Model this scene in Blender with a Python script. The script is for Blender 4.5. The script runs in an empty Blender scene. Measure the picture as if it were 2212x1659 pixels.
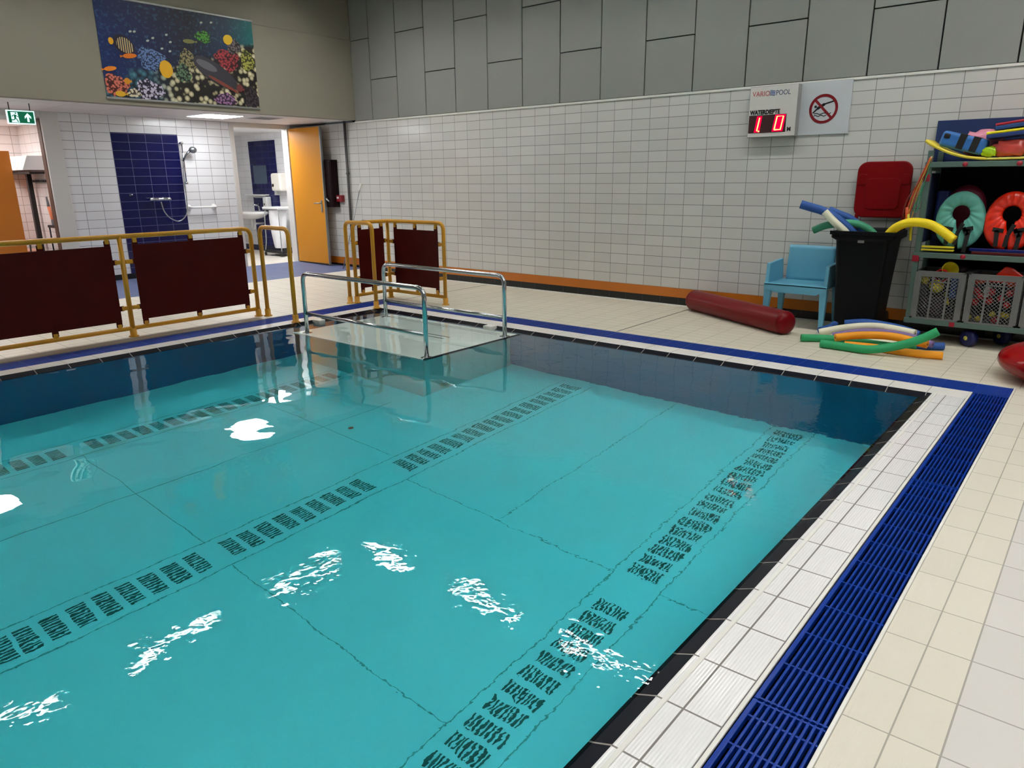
import bpy, bmesh, math, random
from mathutils import Vector, Matrix
random.seed(7)
PI = math.pi
sc = bpy.context.scene
COL = sc.collection

# ------------------------------------------------------------ camera, world, exposure
def make_camera():
    yaw, pitch, roll = math.radians(39.6546), math.radians(15.8437), math.radians(0.5558)
    fw = Vector((-math.sin(yaw)*math.cos(pitch), math.cos(yaw)*math.cos(pitch), -math.sin(pitch)))
    rt = Vector((math.cos(yaw), math.sin(yaw), 0))
    dn = fw.cross(rt)
    r0 = math.cos(roll)*rt + math.sin(roll)*dn
    d0 = -math.sin(roll)*rt + math.cos(roll)*dn
    cam = bpy.data.cameras.new('camera')
    cam.sensor_fit = 'HORIZONTAL'; cam.sensor_width = 36
    cam.lens = 1559.4946*36/2212
    cam.clip_start = .02; cam.clip_end = 100
    o = bpy.data.objects.new('camera', cam); COL.objects.link(o)
    m = Matrix((( r0.x, -d0.x, -fw.x, .8332), (r0.y, -d0.y, -fw.y, -5.6612), (r0.z, -d0.z, -fw.z, 1.4848), (0,0,0,1)))
    o.matrix_world = m
    sc.camera = o
make_camera()
W = bpy.data.worlds.new('world'); sc.world = W; W.use_nodes = True
W.node_tree.nodes['Background'].inputs[0].default_value = (.5,.55,.6,1)
W.node_tree.nodes['Background'].inputs[1].default_value = .05
vs = sc.view_settings
vs.view_transform = 'Standard'; vs.look = 'None'; vs.gamma = 1; vs.use_curve_mapping = False
vs.exposure = 0.34
cy = sc.cycles
cy.use_denoising = True
cy.max_bounces = 12; cy.transmission_bounces = 8; cy.diffuse_bounces = 5; cy.glossy_bounces = 4
cy.use_adaptive_sampling = True; cy.adaptive_threshold = .02
cy.caustics_refractive = True; cy.caustics_reflective = True; cy.blur_glossy = .3
cy.sample_clamp_indirect = 0
HALL_LIGHT = 52.0      # emission of the hall's tubes
PANEL_LIGHT = 20.0     # emission of the recessed panels over the shower passage

# ------------------------------------------------------------ helpers: materials
def nodes_of(name):
    m = bpy.data.materials.new(name); m.use_nodes = True
    nt = m.node_tree; return m, nt, nt.nodes['Principled BSDF']
def lin(c):
    return tuple((v/12.92 if v <= .04045 else ((v+.055)/1.055)**2.4) for v in (x/255 for x in c)) + (1,)
def mat(name, col, rough=.5, metal=0, noise=0, nscale=20, bump=0, bscale=60, spec=.5, emit=0, coat=0, trans=0, alpha=1):
    m, nt, b = nodes_of(name)
    c = lin(col)
    b.inputs['Base Color'].default_value = c; b.inputs['Roughness'].default_value = rough
    b.inputs['Metallic'].default_value = metal; b.inputs['Specular IOR Level'].default_value = spec
    if coat: b.inputs['Coat Weight'].default_value = coat; b.inputs['Coat Roughness'].default_value = .08
    if trans: b.inputs['Transmission Weight'].default_value = trans
    if alpha < 1: b.inputs['Alpha'].default_value = alpha
    if emit:
        b.inputs['Emission Color'].default_value = c; b.inputs['Emission Strength'].default_value = emit
    if noise or bump:
        tc = nt.nodes.new('ShaderNodeTexCoord')
    if noise:
        n = nt.nodes.new('ShaderNodeTexNoise'); n.inputs['Scale'].default_value = nscale; n.inputs['Detail'].default_value = 4
        nt.links.new(tc.outputs['Object'], n.inputs['Vector'])
        mx = nt.nodes.new('ShaderNodeMix'); mx.data_type = 'RGBA'
        mx.inputs[6].default_value = tuple(v*(1-noise) for v in c[:3])+(1,); mx.inputs[7].default_value = tuple(min(1, v*(1+noise)) for v in c[:3])+(1,)
        nt.links.new(n.outputs['Fac'], mx.inputs[0]); nt.links.new(mx.outputs[2], b.inputs['Base Color'])
    if bump:
        n = nt.nodes.new('ShaderNodeTexNoise'); n.inputs['Scale'].default_value = bscale; n.inputs['Detail'].default_value = 3
        nt.links.new(tc.outputs['Object'], n.inputs['Vector'])
        bp = nt.nodes.new('ShaderNodeBump'); bp.inputs['Strength'].default_value = bump; bp.inputs['Distance'].default_value = .01
        nt.links.new(n.outputs['Fac'], bp.inputs['Height']); nt.links.new(bp.outputs['Normal'], b.inputs['Normal'])
    return m
def tiles(name, col, grout, axes, w, h, ox=0, oy=0, mortar=.004, rough=.25, var=.04, ribs=0, bump=.35, spec=.5):
    """stack-bond tiles laid out in metres on two world axes"""
    m, nt, b = nodes_of(name)
    N = nt.nodes; L = nt.links
    g = N.new('ShaderNodeNewGeometry'); s = N.new('ShaderNodeSeparateXYZ'); L.new(g.outputs['Position'], s.inputs[0])
    cb = N.new('ShaderNodeCombineXYZ')
    for k, (a, off) in enumerate(zip(axes, (ox, oy))):
        ad = N.new('ShaderNodeMath'); ad.operation = 'ADD'; ad.inputs[1].default_value = -off + 400*(w, h)[k]
        L.new(s.outputs['XYZ'.index(a)], ad.inputs[0]); L.new(ad.outputs[0], cb.inputs[k])
    br = N.new('ShaderNodeTexBrick'); br.offset = 0; br.squash = 1
    L.new(cb.outputs[0], br.inputs['Vector'])
    c = lin(col)
    br.inputs['Color1'].default_value = tuple(v*(1-var) for v in c[:3])+(1,); br.inputs['Color2'].default_value = tuple(min(1, v*(1+var)) for v in c[:3])+(1,)
    br.inputs['Mortar'].default_value = lin(grout)
    br.inputs['Scale'].default_value = 1; br.inputs['Mortar Size'].default_value = mortar/2; br.inputs['Mortar Smooth'].default_value = .1
    br.inputs['Bias'].default_value = 0
    br.inputs['Brick Width'].default_value = w; br.inputs['Row Height'].default_value = h
    L.new(br.outputs['Color'], b.inputs['Base Color'])
    r = N.new('ShaderNodeMapRange'); r.inputs[3].default_value = rough; r.inputs[4].default_value = .8
    L.new(br.outputs['Fac'], r.inputs[0]); L.new(r.outputs[0], b.inputs['Roughness'])
    b.inputs['Specular IOR Level'].default_value = spec
    inv = N.new('ShaderNodeMath'); inv.operation = 'SUBTRACT'; inv.inputs[0].default_value = 1; L.new(br.outputs['Fac'], inv.inputs[1])
    src = inv.outputs[0]
    if ribs:
        wv = N.new('ShaderNodeTexWave'); wv.wave_type = 'BANDS'; wv.bands_direction = ribs[0]; wv.inputs['Scale'].default_value = ribs[1]
        L.new(g.outputs['Position'], wv.inputs['Vector'])
        ad = N.new('ShaderNodeMath'); ad.operation = 'MULTIPLY_ADD'; ad.inputs[1].default_value = ribs[2] if len(ribs) > 2 else .35
        L.new(wv.outputs['Fac'], ad.inputs[0]); L.new(src, ad.inputs[2]); src = ad.outputs[0]
    bp = N.new('ShaderNodeBump'); bp.inputs['Strength'].default_value = bump; bp.inputs['Distance'].default_value = .003
    L.new(src, bp.inputs['Height']); L.new(bp.outputs['Normal'], b.inputs['Normal'])
    return m
MATS = {}
def C(name, col, *a, **k):
    if name not in MATS: MATS[name] = mat(name, col, *a, **k)
    return MATS[name]

# ------------------------------------------------------------ helpers: meshes
class MB:
    """collects shapes for ONE mesh object"""
    def __init__(s): s.bm = bmesh.new()
    def box(s, a, b, bev=0, seg=2, mi=0):
        a, b = Vector(a), Vector(b)
        t = bmesh.new(); bmesh.ops.create_cube(t, size=1)
        for v in t.verts: v.co = Vector(((a.x+b.x)/2+v.co.x*abs(b.x-a.x), (a.y+b.y)/2+v.co.y*abs(b.y-a.y), (a.z+b.z)/2+v.co.z*abs(b.z-a.z)))
        if bev: bmesh.ops.bevel(t, geom=t.edges[:], offset=bev, segments=seg, profile=.5, affect='EDGES')
        return s._add(t, mi)
    def _add(s, t, mi=0, mtx=None):
        if mtx is not None: bmesh.ops.transform(t, matrix=mtx, verts=t.verts)
        mp = {}
        for v in t.verts: mp[v] = s.bm.verts.new(v.co)
        for f in t.faces:
            try: nf = s.bm.faces.new([mp[v] for v in f.verts]); nf.material_index = mi; nf.smooth = f.smooth
            except ValueError: pass
        t.free(); return s
    def quad(s, *p, mi=0):
        f = s.bm.faces.new([s.bm.verts.new(q) for q in p]); f.material_index = mi; return s
    def tube(s, pts, r, n=12, cap=True, mi=0, closed=False):
        """sweep a round section along points; r is a number or one per point"""
        pts = [Vector(p) for p in pts]; k = len(pts); R = r if isinstance(r, (list, tuple)) else [r]*k
        rings = []; up = None
        for i in range(k):
            if closed: d = pts[(i+1) % k]-pts[i-1]
            else: d = (pts[min(i+1, k-1)]-pts[max(i-1, 0)])
            d.normalize()
            if up is None: up = d.orthogonal().normalized()
            else:
                up = up-d*up.dot(d)
                up = up.normalized() if up.length > 1e-6 else d.orthogonal().normalized()
            sd = d.cross(up)
            rings.append([s.bm.verts.new(pts[i]+(up*math.cos(2*PI*j/n)+sd*math.sin(2*PI*j/n))*R[i]) for j in range(n)])
        for i in range(k if closed else k-1):
            A, B = rings[i], rings[(i+1) % k]
            for j in range(n):
                f = s.bm.faces.new((A[j], A[(j+1) % n], B[(j+1) % n], B[j])); f.smooth = True; f.material_index = mi
        if cap and not closed:
            for rg, fl in ((rings[0], True), (rings[-1], False)):
                f = s.bm.faces.new(rg[::-1] if fl else rg); f.material_index = mi
        return s
    def pipe(s, pts, r, n=12, bend=0, **k):
        return s.tube(rounded(pts, bend) if bend else pts, r, n, **k)
    def lathe(s, prof, n=24, axis='Z', at=(0,0,0), mi=0, smooth=True):
        """prof = [(radius, height)...] around an axis"""
        at = Vector(at); rings = []
        def P(r, h, a):
            c, q = r*math.cos(a), r*math.sin(a)
            return at+Vector({'Z': (c, q, h), 'X': (h, c, q), 'Y': (q, h, c)}[axis])
        for r, h in prof:
            rings.append([s.bm.verts.new(P(0, h, 0))] if r < 1e-6 else [s.bm.verts.new(P(r, h, 2*PI*j/n)) for j in range(n)])
        for A, B in zip(rings, rings[1:]):
            for j in range(n):
                q = (A[0], B[(j+1) % n], B[j]) if len(A) == 1 else (A[j], A[(j+1) % n], B[0]) if len(B) == 1 else (A[j], A[(j+1) % n], B[(j+1) % n], B[j])
                if len(A) == 1 and len(B) == 1: continue
                f = s.bm.faces.new(q); f.smooth = smooth; f.material_index = mi
        return s
    def prism(s, poly, axis, a, b, mi=0, bev=0):
        """extrude a 2-D outline along an axis from a to b; poly coordinates are the two other axes in order"""
        t = bmesh.new()
        def P(u, v, h): return {'X': (h, u, v), 'Y': (u, h, v), 'Z': (u, v, h)}[axis]
        A = [t.verts.new(P(u, v, a)) for u, v in poly]; B = [t.verts.new(P(u, v, b)) for u, v in poly]
        n = len(poly)
        t.faces.new(A[::-1]); t.faces.new(B)
        for i in range(n): t.faces.new((A[i], A[(i+1) % n], B[(i+1) % n], B[i]))
        bmesh.ops.recalc_face_normals(t, faces=t.faces)
        if bev: bmesh.ops.bevel(t, geom=[e for e in t.edges], offset=bev, segments=2, profile=.5, affect='EDGES')
        return s._add(t, mi)
    def grid(s, fn, nu, nv, mi=0, closeu=False, smooth=True):
        V = [[s.bm.verts.new(fn(i/(nu if closeu else nu-1), j/(nv-1))) for j in range(nv)] for i in range(nu)]
        for i in range(nu if closeu else nu-1):
            for j in range(nv-1):
                f = s.bm.faces.new((V[i][j], V[(i+1) % nu][j], V[(i+1) % nu][j+1], V[i][j+1])); f.smooth = smooth; f.material_index = mi
        return s
    def ball(s, c, rx, ry=None, rz=None, n=20, mi=0):
        t = bmesh.new(); bmesh.ops.create_uvsphere(t, u_segments=n, v_segments=n//2, radius=1)
        for v in t.verts: v.co = Vector((c[0]+v.co.x*rx, c[1]+v.co.y*(ry or rx), c[2]+v.co.z*(rz or rx)))
        for f in t.faces: f.smooth = True
        return s._add(t, mi)
    def xf(s, m):
        bmesh.ops.transform(s.bm, matrix=m, verts=s.bm.verts); return s
    def build(s, name, m, parent=None, sub=0, solid=0, smooth=False, recalc=True):
        if recalc: bmesh.ops.recalc_face_normals(s.bm, faces=s.bm.faces)
        me = bpy.data.meshes.new(name)
        if smooth:
            for f in s.bm.faces: f.smooth = True
        s.bm.to_mesh(me); s.bm.free()
        for x in (m if isinstance(m, (list, tuple)) else [m]): me.materials.append(x)
        o = bpy.data.objects.new(name, me); COL.objects.link(o)
        if parent is not None: o.parent = parent
        if solid: q = o.modifiers.new('s', 'SOLIDIFY'); q.thickness = solid; q.offset = 0
        if sub: q = o.modifiers.new('d', 'SUBSURF'); q.levels = sub; q.render_levels = sub
        return o
def rounded(pts, r, n=6):
    """round the corners of a polyline with arcs"""
    pts = [Vector(p) for p in pts]; out = [pts[0]]
    for a, b, c in zip(pts, pts[1:], pts[2:]):
        u, v = (a-b), (c-b); d = min(r, u.length*.49, v.length*.49); u.normalize(); v.normalize()
        if u.dot(v) < -.995: out.append(b); continue
        p, q = b+u*d, b+v*d
        for i in range(n+1):
            t = i/n; out.append(p*(1-t)**2+b*2*t*(1-t)+q*t*t)
    out.append(pts[-1]); return out
def curve(pts, n=40):
    """Catmull-Rom through points"""
    P = [Vector(p) for p in pts]; P = [P[0]*2-P[1]]+P+[P[-1]*2-P[-2]]; out = []
    m = len(P)-3
    for i in range(n+1):
        t = i/n*m; k = min(int(t), m-1); t -= k; a, b, c, d = P[k:k+4]
        out.append(.5*((2*b)+(c-a)*t+(2*a-5*b+4*c-d)*t*t+(3*b-a-3*c+d)*t**3))
    return out
def rrect(x0, y0, x1, y1, r, n=5):
    o = []
    for cx, cy_, a in ((x1-r, y1-r, 0), (x0+r, y1-r, 90), (x0+r, y0+r, 180), (x1-r, y0+r, 270)):
        for i in range(n+1):
            t = math.radians(a+90*i/n); o.append((cx+r*math.cos(t), cy_+r*math.sin(t)))
    return o
def tag(o, label, cat, group=None, kind=None):
    o['label'] = label; o['category'] = cat
    if group: o['group'] = group
    if kind: o['kind'] = kind
    return o
def thing(name, label, cat, loc=(0,0,0), rotz=0, group=None):
    o = bpy.data.objects.new(name, None); COL.objects.link(o); o.empty_display_size = .1
    o.location = loc; o.rotation_euler = (0, 0, rotz)
    return tag(o, label, cat, group)
def struct(o, label=None):
    o['kind'] = 'structure'
    if label: o['label'] = label
    return o
def word(txt, size, m, parent, loc, rot, name='lettering', bold=0, ext=.0008, sx=1, align='LEFT'):
    """real letters as a thin mesh"""
    cu = bpy.data.curves.new(name, 'FONT'); cu.body = txt; cu.size = size; cu.extrude = ext; cu.offset = bold; cu.align_x = align
    cu.resolution_u = 3
    t = bpy.data.objects.new(name, cu); COL.objects.link(t)
    me = bpy.data.meshes.new_from_object(t); bpy.data.objects.remove(t); bpy.data.curves.remove(cu)
    me.name = name; me.materials.append(m)
    o = bpy.data.objects.new(name, me); COL.objects.link(o); o.parent = parent
    o.location = loc; o.rotation_euler = rot; o.scale = (sx, 1, 1)
    return o

# ------------------------------------------------------------ the setting
YW = 2.255      # tiled long wall
XS = -10.6      # shower wall
XF = -8.95      # fascia over the passage
ZS = 2.42       # passage ceiling
PX, PN = -5.92, -8.6   # pool's left edge, pool's near end
ZWAT = -.025; ZBOT = -1.28
white_tile = (204, 203, 198)
T_back = tiles('wall tile back', white_tile, (120,120,118), 'XZ', .2419, .1213, -6.7484, .209, .006, .18)
T_shower = tiles('wall tile shower', (222,222,224), (112,112,114), 'YZ', .246, .1205, -.87, 2.42, .006, .18)
T_wc = tiles('wall tile washroom', (236,236,238), (175,175,178), 'XZ', .2419, .1205, -12.0, 2.42, .005, .18)
T_wcy = tiles('wall tile washroom side', (236,236,238), (175,175,178), 'YZ', .2419, .1205, 0, 2.42, .005, .18)
T_left = tiles('wall tile changing room', (232,226,224), (150,140,138), 'XZ', .2419, .125, -12.0, 2.3, .006, .2)
T_lefty = tiles('wall tile changing room end', (232,226,224), (150,140,138), 'YZ', .2419, .125, 0, 2.3, .006, .2)
T_blue = tiles('blue shower tile', (5,8,70), (88,90,132), 'YZ', .246, .1205, -.87, 2.42, .006, .16, var=.12)
T_bluewc = tiles('blue washroom tile', (14,16,84), (70,72,120), 'XZ', .238, .1205, -13.21, 2.42, .005, .16, var=.12)
T_deckR = tiles('deck tile side', (214,208,192), (160,155,142), 'XY', .125, .2517, .449, -1.465, .005, .42, var=.03, ribs=('X', 60), bump=.3)
T_deckR2 = tiles('deck tile pale', (206,202,196), (158,154,148), 'XY', .25, .2517, .699, -1.465, .006, .42, var=.03, bump=.3)
T_deckB = tiles('deck tile back', (214,208,188), (165,158,144), 'XY', .2516, .125, -3.5561, .495, .005, .4, var=.03, ribs=('Y', 60), bump=.3)
T_deckL = tiles('deck tile left', (226,218,202), (172,164,150), 'XY', .125, .2558, -6.6, -3.7239, .005, .4, var=.03, bump=.3)
T_pass = tiles('passage tile slate blue', (92,103,140), (84,94,128), 'XY', .2, .2, -8.95, 0, .004, .5, var=.05, bump=.2)
T_wcf = tiles('washroom floor', (226,220,208), (190,184,172), 'XY', .2, .2, -10.6, 0, .004, .4, bump=.2)
T_copR = tiles('coping tile', (232,232,230), (128,124,118), 'XY', .1195, .25, -.0325, -2.2454, .007, .13, var=.02, ribs=('X', 30, 1.1), bump=.5)
T_copB = tiles('coping tile back', (232,230,224), (140,136,128), 'XY', .2516, .8, -3.5561, -.3, .006, .25, var=.02, ribs=('Y', 16), bump=.5)
T_copL = tiles('coping tile left', (232,230,224), (140,136,128), 'XY', .8, .2558, PX-.5, -3.7239, .006, .25, var=.02, ribs=('X', 16), bump=.5)
T_bullR = tiles('black edge tile', (16,20,30), (150,146,138), 'XY', .8, .25, -.4, -2.2454, .007, .3, bump=.2, spec=.15)
T_bullB = tiles('black edge tile back', (16,20,30), (150,146,138), 'XY', .2516, .8, -3.5561, -.3, .006, .2, bump=.2, spec=.3)
T_bullL = tiles('black edge tile left', (16,20,30), (150,146,138), 'XY', .8, .2558, PX-.3, -3.7239, .006, .12, bump=.2)
T_ceil = tiles('passage ceiling board', (222,216,212), (150,142,138), 'XY', .6, .6, -10.03, 0, .005, .6, bump=.1)
T_black = tiles('black plinth tile', (14,15,18), (64,66,68), 'XZ', .2419, .3, -6.7484, -.15, .005, .2, bump=.2)
M_orange = C('orange band tile', (190,108,30), .3, noise=.05, nscale=6)
M_cladding = C('grey green cladding board', (140,142,137), .55, noise=.03, nscale=2)
M_fascia = C('greenish grey plaster', (138,134,120), .75, noise=.03, nscale=2)
M_dark = C('dark void', (12,12,12), .9)
M_whitetrim = C('white painted trim', (222,221,214), .4)
M_frame = C('grey painted frame', (206,203,198), .45)
M_ceilhall = C('hall ceiling', (150,150,146), .8)
M_channel = C('channel lining', (3,5,18), .7, spec=.1)

def floor_mesh():
    b = MB()
    def R(x0, y0, x1, y1, z=0, z2=None, mi=0):
        z2 = z if z2 is None else z2
        b.quad((x0,y0,z), (x1,y0,z2), (x1,y1,z2), (x0,y1,z), mi=mi)
    R(.449, -9.6, .70, .495, mi=0); R(.70, -9.6, 5, .495, mi=1)
    R(-6.60, .495, 5, 2.5, mi=2)
    R(-6.60, -9.6, -6.41, .495, mi=3)
    R(-8.95, -9.6, -6.60, 2.5, .05, 0, mi=3)
    R(XS-.02, -9.6, -8.95, 2.5, .085, .05, mi=4)
    R(-15.6, .6, XS-.02, 3.2, .085, mi=5); R(-15.6, -5, XS-.02, -1.5, .085, mi=5)
    return struct(b.build('floor', [T_deckR, T_deckR2, T_deckB, T_deckL, T_pass, T_wcf]), 'pale tiled pool deck, slate blue tiles in the passage')
floor_mesh()
# overflow channel linings under the gratings
b = MB()
def trough(x0, y0, x1, y1, d=-.14):
    b.quad((x0,y0,d), (x1,y0,d), (x1,y1,d), (x0,y1,d))
    for p, q in (((x0,y0),(x1,y0)), ((x1,y0),(x1,y1)), ((x1,y1),(x0,y1)), ((x0,y1),(x0,y0))):
        b.quad((*p,d), (*q,d), (*q,-.004), (*p,-.004))
trough(.222, -9, .437, .483); trough(-6.40, .199, .222, .483); trough(-6.40, -9, -6.10, .199)
struct(b.build('floor', M_channel), 'dark overflow channel lining under the blue gratings')
# coping: white ribbed tiles, black sloping edge
b = MB()
def flat(x0, y0, x1, y1, mi, z=0): b.quad((x0,y0,z), (x1,y0,z), (x1,y1,z), (x0,y1,z), mi=mi)
flat(0, PN, .206, 0, 0); flat(PX, 0, 0, .196, 1); flat(0, 0, .206, .196, 1); flat(PX-.182, PN, PX, 0, 2); flat(PX-.182, 0, PX, .196, 1)
e = .074; zb = ZWAT-.006
b.quad((0,PN,0), (0,0,0), (-e,-e,zb), (-e,PN,zb), mi=3)
b.quad((0,0,0), (PX,0,0), (PX+e,-e,zb), (-e,-e,zb), mi=4)
b.quad((PX,0,0), (PX,PN,0), (PX+e,PN,zb), (PX+e,-e,zb), mi=5)
cop = struct(b.build('trim_1', [T_copR, T_copB, T_copL, T_bullR, T_bullB, T_bullL], recalc=False), 'white coping tiles with black edge around the pool')
b = MB()   # raised bead on the side coping and the white lips beside the gratings
b.box((.020,PN,-.002), (.036,-.02,.006), .003); b.box((.208,PN,-.03), (.222,.192,.004), .002)
b.box((.437,PN,-.03), (.449,.495,.004), .002)
b.box((-6.41,.483,-.03), (.437,.495,.003), .002); b.box((-6.10,.196,-.03), (.208,.2,.001))
struct(b.build('trim_2', M_whitetrim), 'white lips along the grating channel')
b = MB(); b.box((-6.56,-8.6,-.02), (-6.40,-1.28,.004), .002)
struct(b.build('trim_3', C('plain taupe', (150,136,118), .5)), 'plain taupe strip beside the left grating')  # thin taupe strip between the deck and the left grating
b = MB()
for x in (-2.90, -6.17): b.box((x-.006,.5,-.01), (x+.006,YW,.0015))
struct(b.build('trim_4', C('dark sealant', (84,80,72), .7)), 'dark expansion joints across the deck')
# pool basin
M_basin = C('pool wall dark blue', (18,112,156), .5)
b = MB()
w = e; top = zb
b.quad((-w,PN,ZBOT), (-w,-w,ZBOT), (-w,-w,top), (-w,PN,top)); b.quad((PX+w,-w,ZBOT), (-w,-w,ZBOT), (-w,-w,top), (PX+w,-w,top))
b.quad((PX+w,PN,ZBOT), (PX+w,-w,ZBOT), (PX+w,-w,top), (PX+w,PN,top)); b.quad((PX+w,PN,ZBOT), (-w,PN,ZBOT), (-w,PN,.0), (PX+w,PN,.0))
struct(b.build('wall_pool', M_basin, recalc=False), 'dark blue tiled sides of the pool')
M_pfl, nt, bs = nodes_of('pool floor panel')
def pool_floor_nodes():
    N = nt.nodes; L = nt.links
    g = N.new('ShaderNodeNewGeometry')
    n = N.new('ShaderNodeTexNoise'); n.inputs['Scale'].default_value = .7; n.inputs['Detail'].default_value = 3; L.new(g.outputs['Position'], n.inputs['Vector'])
    mx = N.new('ShaderNodeMix'); mx.data_type = 'RGBA'; mx.inputs[6].default_value = lin((206,232,242)); mx.inputs[7].default_value = lin((222,244,252))
    L.new(n.outputs['Fac'], mx.inputs[0]); L.new(mx.outputs[2], bs.inputs['Base Color'])
    bs.inputs['Roughness'].default_value = .6
pool_floor_nodes()
b = MB(); b.quad((PX+w,PN,ZBOT), (-w,PN,ZBOT), (-w,-w,ZBOT), (PX+w,-w,ZBOT))
struct(b.build('floor', M_pfl), 'pale panelled pool bottom with seams under the water')
# walls
b = MB(); b.box((XS,YW,-.02), (5,YW+.12,2.393), mi=0); b.box((XF-.1,YW+.02,2.393), (5,YW+.12,4.35), mi=1)
wb = struct(b.build('wall_back', [T_back, M_dark]), 'long wall of white oblong tiles with boards above')
b = MB()
for k in range(-1, 23):
    x0 = -8.5132+.6024*k; x1 = x0+.6024; x0, x1 = max(x0, XF)+.007, min(x1, 5)-.007
    zs = [2.400] + ([2.985, 4.2] if k % 2 == 0 else [3.58, 4.3]) + [4.35]
    for a, c in zip(zs, zs[1:]):
        b.box((x0,YW-.004,a+.006), (x1,YW+.03,c-.006), .002, 1)
struct(b.build('wall_panel', M_cladding, wb))
b = MB(); b.box((XF,YW-.012,2.376), (5,YW+.01,2.400), .002)
struct(b.build('trim_5', M_whitetrim), 'pale ledge between the tiles and the boards')
b = MB(); b.box((XS+.05,YW-.006,.0), (5,YW+.01,.098), mi=0); b.box((XS+.05,YW-.005,.098), (5,YW+.01,.209), mi=1); b.box((XF,YW-.02,-.01), (5,YW,.012), .004, mi=2)
struct(b.build('baseboard_back', [T_black, M_orange, M_whitetrim]), 'black plinth tiles under an orange band')
b = MB(); b.box((XF-.15,-9.6,ZS), (XF,YW+.1,3.59)); b.box((XF-.15,-9.6,3.595), (XF-.012,YW+.1,4.35))
struct(b.build('wall_left', M_fascia), 'greenish grey plaster wall above the passage')
b = MB(); b.box((XS-.02,-9.6,ZS), (XF-.15,YW+.1,ZS+.1)); struct(b.build('ceiling', T_ceil), 'board ceiling over the passage')
def hole_wall(y0, y1, z0=.0, z1=ZS): b.box((XS-.12,y0,z0), (XS,y1,z1))
b = MB(); hole_wall(-1.53, .985); hole_wall(2.13, YW+.12); hole_wall(.985, 2.13, 2.40); hole_wall(-9.6, -3.0); hole_wall(-3.0, -1.53, 2.41)
ws = struct(b.build('wall_shower', T_shower), 'tiled wall at the back of the passage')
b = MB(); b.box((XS,-.87,.165), (XS+.004,.114,2.19)); struct(b.build('blue_tiles', T_blue, ws))
b = MB(); b.box((XS,-1.53,.06), (XS+.008,.985,.165)); b.box((XS-.1,2.13,.05), (XS+.06,2.254,.165)); struct(b.build('baseboard_shower', C('black plinth', (14,15,18), .25)), 'black plinth under the shower wall')
def frame(y0, y1, ztop, wl, wr, nm, lab):
    b = MB()
    b.box((XS-.14,y0-wl,.06), (XS+.025,y0,ZS), .004); b.box((XS-.14,y1,.06), (XS+.025,y1+wr,ZS), .004); b.box((XS-.14,y0,ztop), (XS+.02,y1,ZS), .004)
    return struct(b.build(nm, M_frame), lab)
frame(1.06, 2.06, 2.345, .075, .07, 'trim_6', 'grey door frame of the washroom')
frame(-2.95, -1.745, 2.345, .08, .215, 'trim_7', 'grey door frame of the changing room')
b = MB(); b.box((XS-.13,-1.755,.085), (XS-.02,-1.735,2.33)); struct(b.build('trim_8', C('brown door stop', (96,70,58), .5)), 'brown stop strip inside the left door frame')
# washroom
b = MB(); b.box((-15.6,2.9,.05), (-10.72,3.0,2.6), mi=0); b.box((-15.7,.6,.05), (-15.6,3,2.6), mi=1); b.box((-15.6,.5,.05), (XS-.12,.6,2.6), mi=0); b.box((XS-.14,YW+.12,.05), (XS-.12,3,2.6), mi=1)
wr = struct(b.build('wall_washroom', [T_wc, T_wcy]), 'white tiled walls of the washroom')
b = MB(); b.box((-13.21,2.895,.2), (-12.26,2.9,2.27)); struct(b.build('blue_tiles', T_bluewc, wr))
b = MB(); b.box((-15.6,2.89,.085), (-10.74,2.9,.2)); struct(b.build('baseboard_washroom', C('navy plinth', (16,20,58), .3)), 'navy plinth in the washroom')
b = MB(); b.box((-15.6,.6,2.40), (XS-.12,3,2.5)); struct(b.build('ceiling', C('white ceiling', (232,230,228), .7)), 'white ceiling of the washroom')
# changing room
b = MB(); b.box((-12.0,-1.6,.05), (XS-.12,-1.5,2.5), mi=0); b.box((-12.1,-5,.05), (-12.0,-1.5,2.5), mi=1); b.box((-12.0,-5.1,.05), (XS-.12,-5,2.5), mi=0)
struct(b.build('wall_changing', [T_left, T_lefty]), 'pinkish white tiled walls of the changing room')
b = MB(); b.box((-12.0,-5,2.30), (XS-.12,-1.6,2.4)); struct(b.build('ceiling', C('white ceiling', (232,230,228), .7)), 'white ceiling of the changing room')
b = MB(); b.box((-12.0,-1.61,.085), (XS-.14,-1.6,.19)); b.box((-12.0,-5,.085), (-11.99,-1.61,.19)); struct(b.build('baseboard_changing', C('black plinth', (14,15,18), .25)), 'black plinth in the changing room')
# rest of the hall, outside the picture
b = MB(); b.box((5,-9.6,-.02), (5.1,YW+.1,4.35), mi=0); b.box((-8.95,-9.7,-.02), (5.1,-9.6,4.35), mi=0)
struct(b.build('wall_right', C('hall plaster', (150,150,144), .7)), 'plain plaster walls behind the viewer')
b = MB(); b.box((XF-.15,-9.7,4.35), (5.1,YW+.12,4.45)); struct(b.build('ceiling', M_ceilhall), 'flat ceiling of the pool hall')
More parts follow.
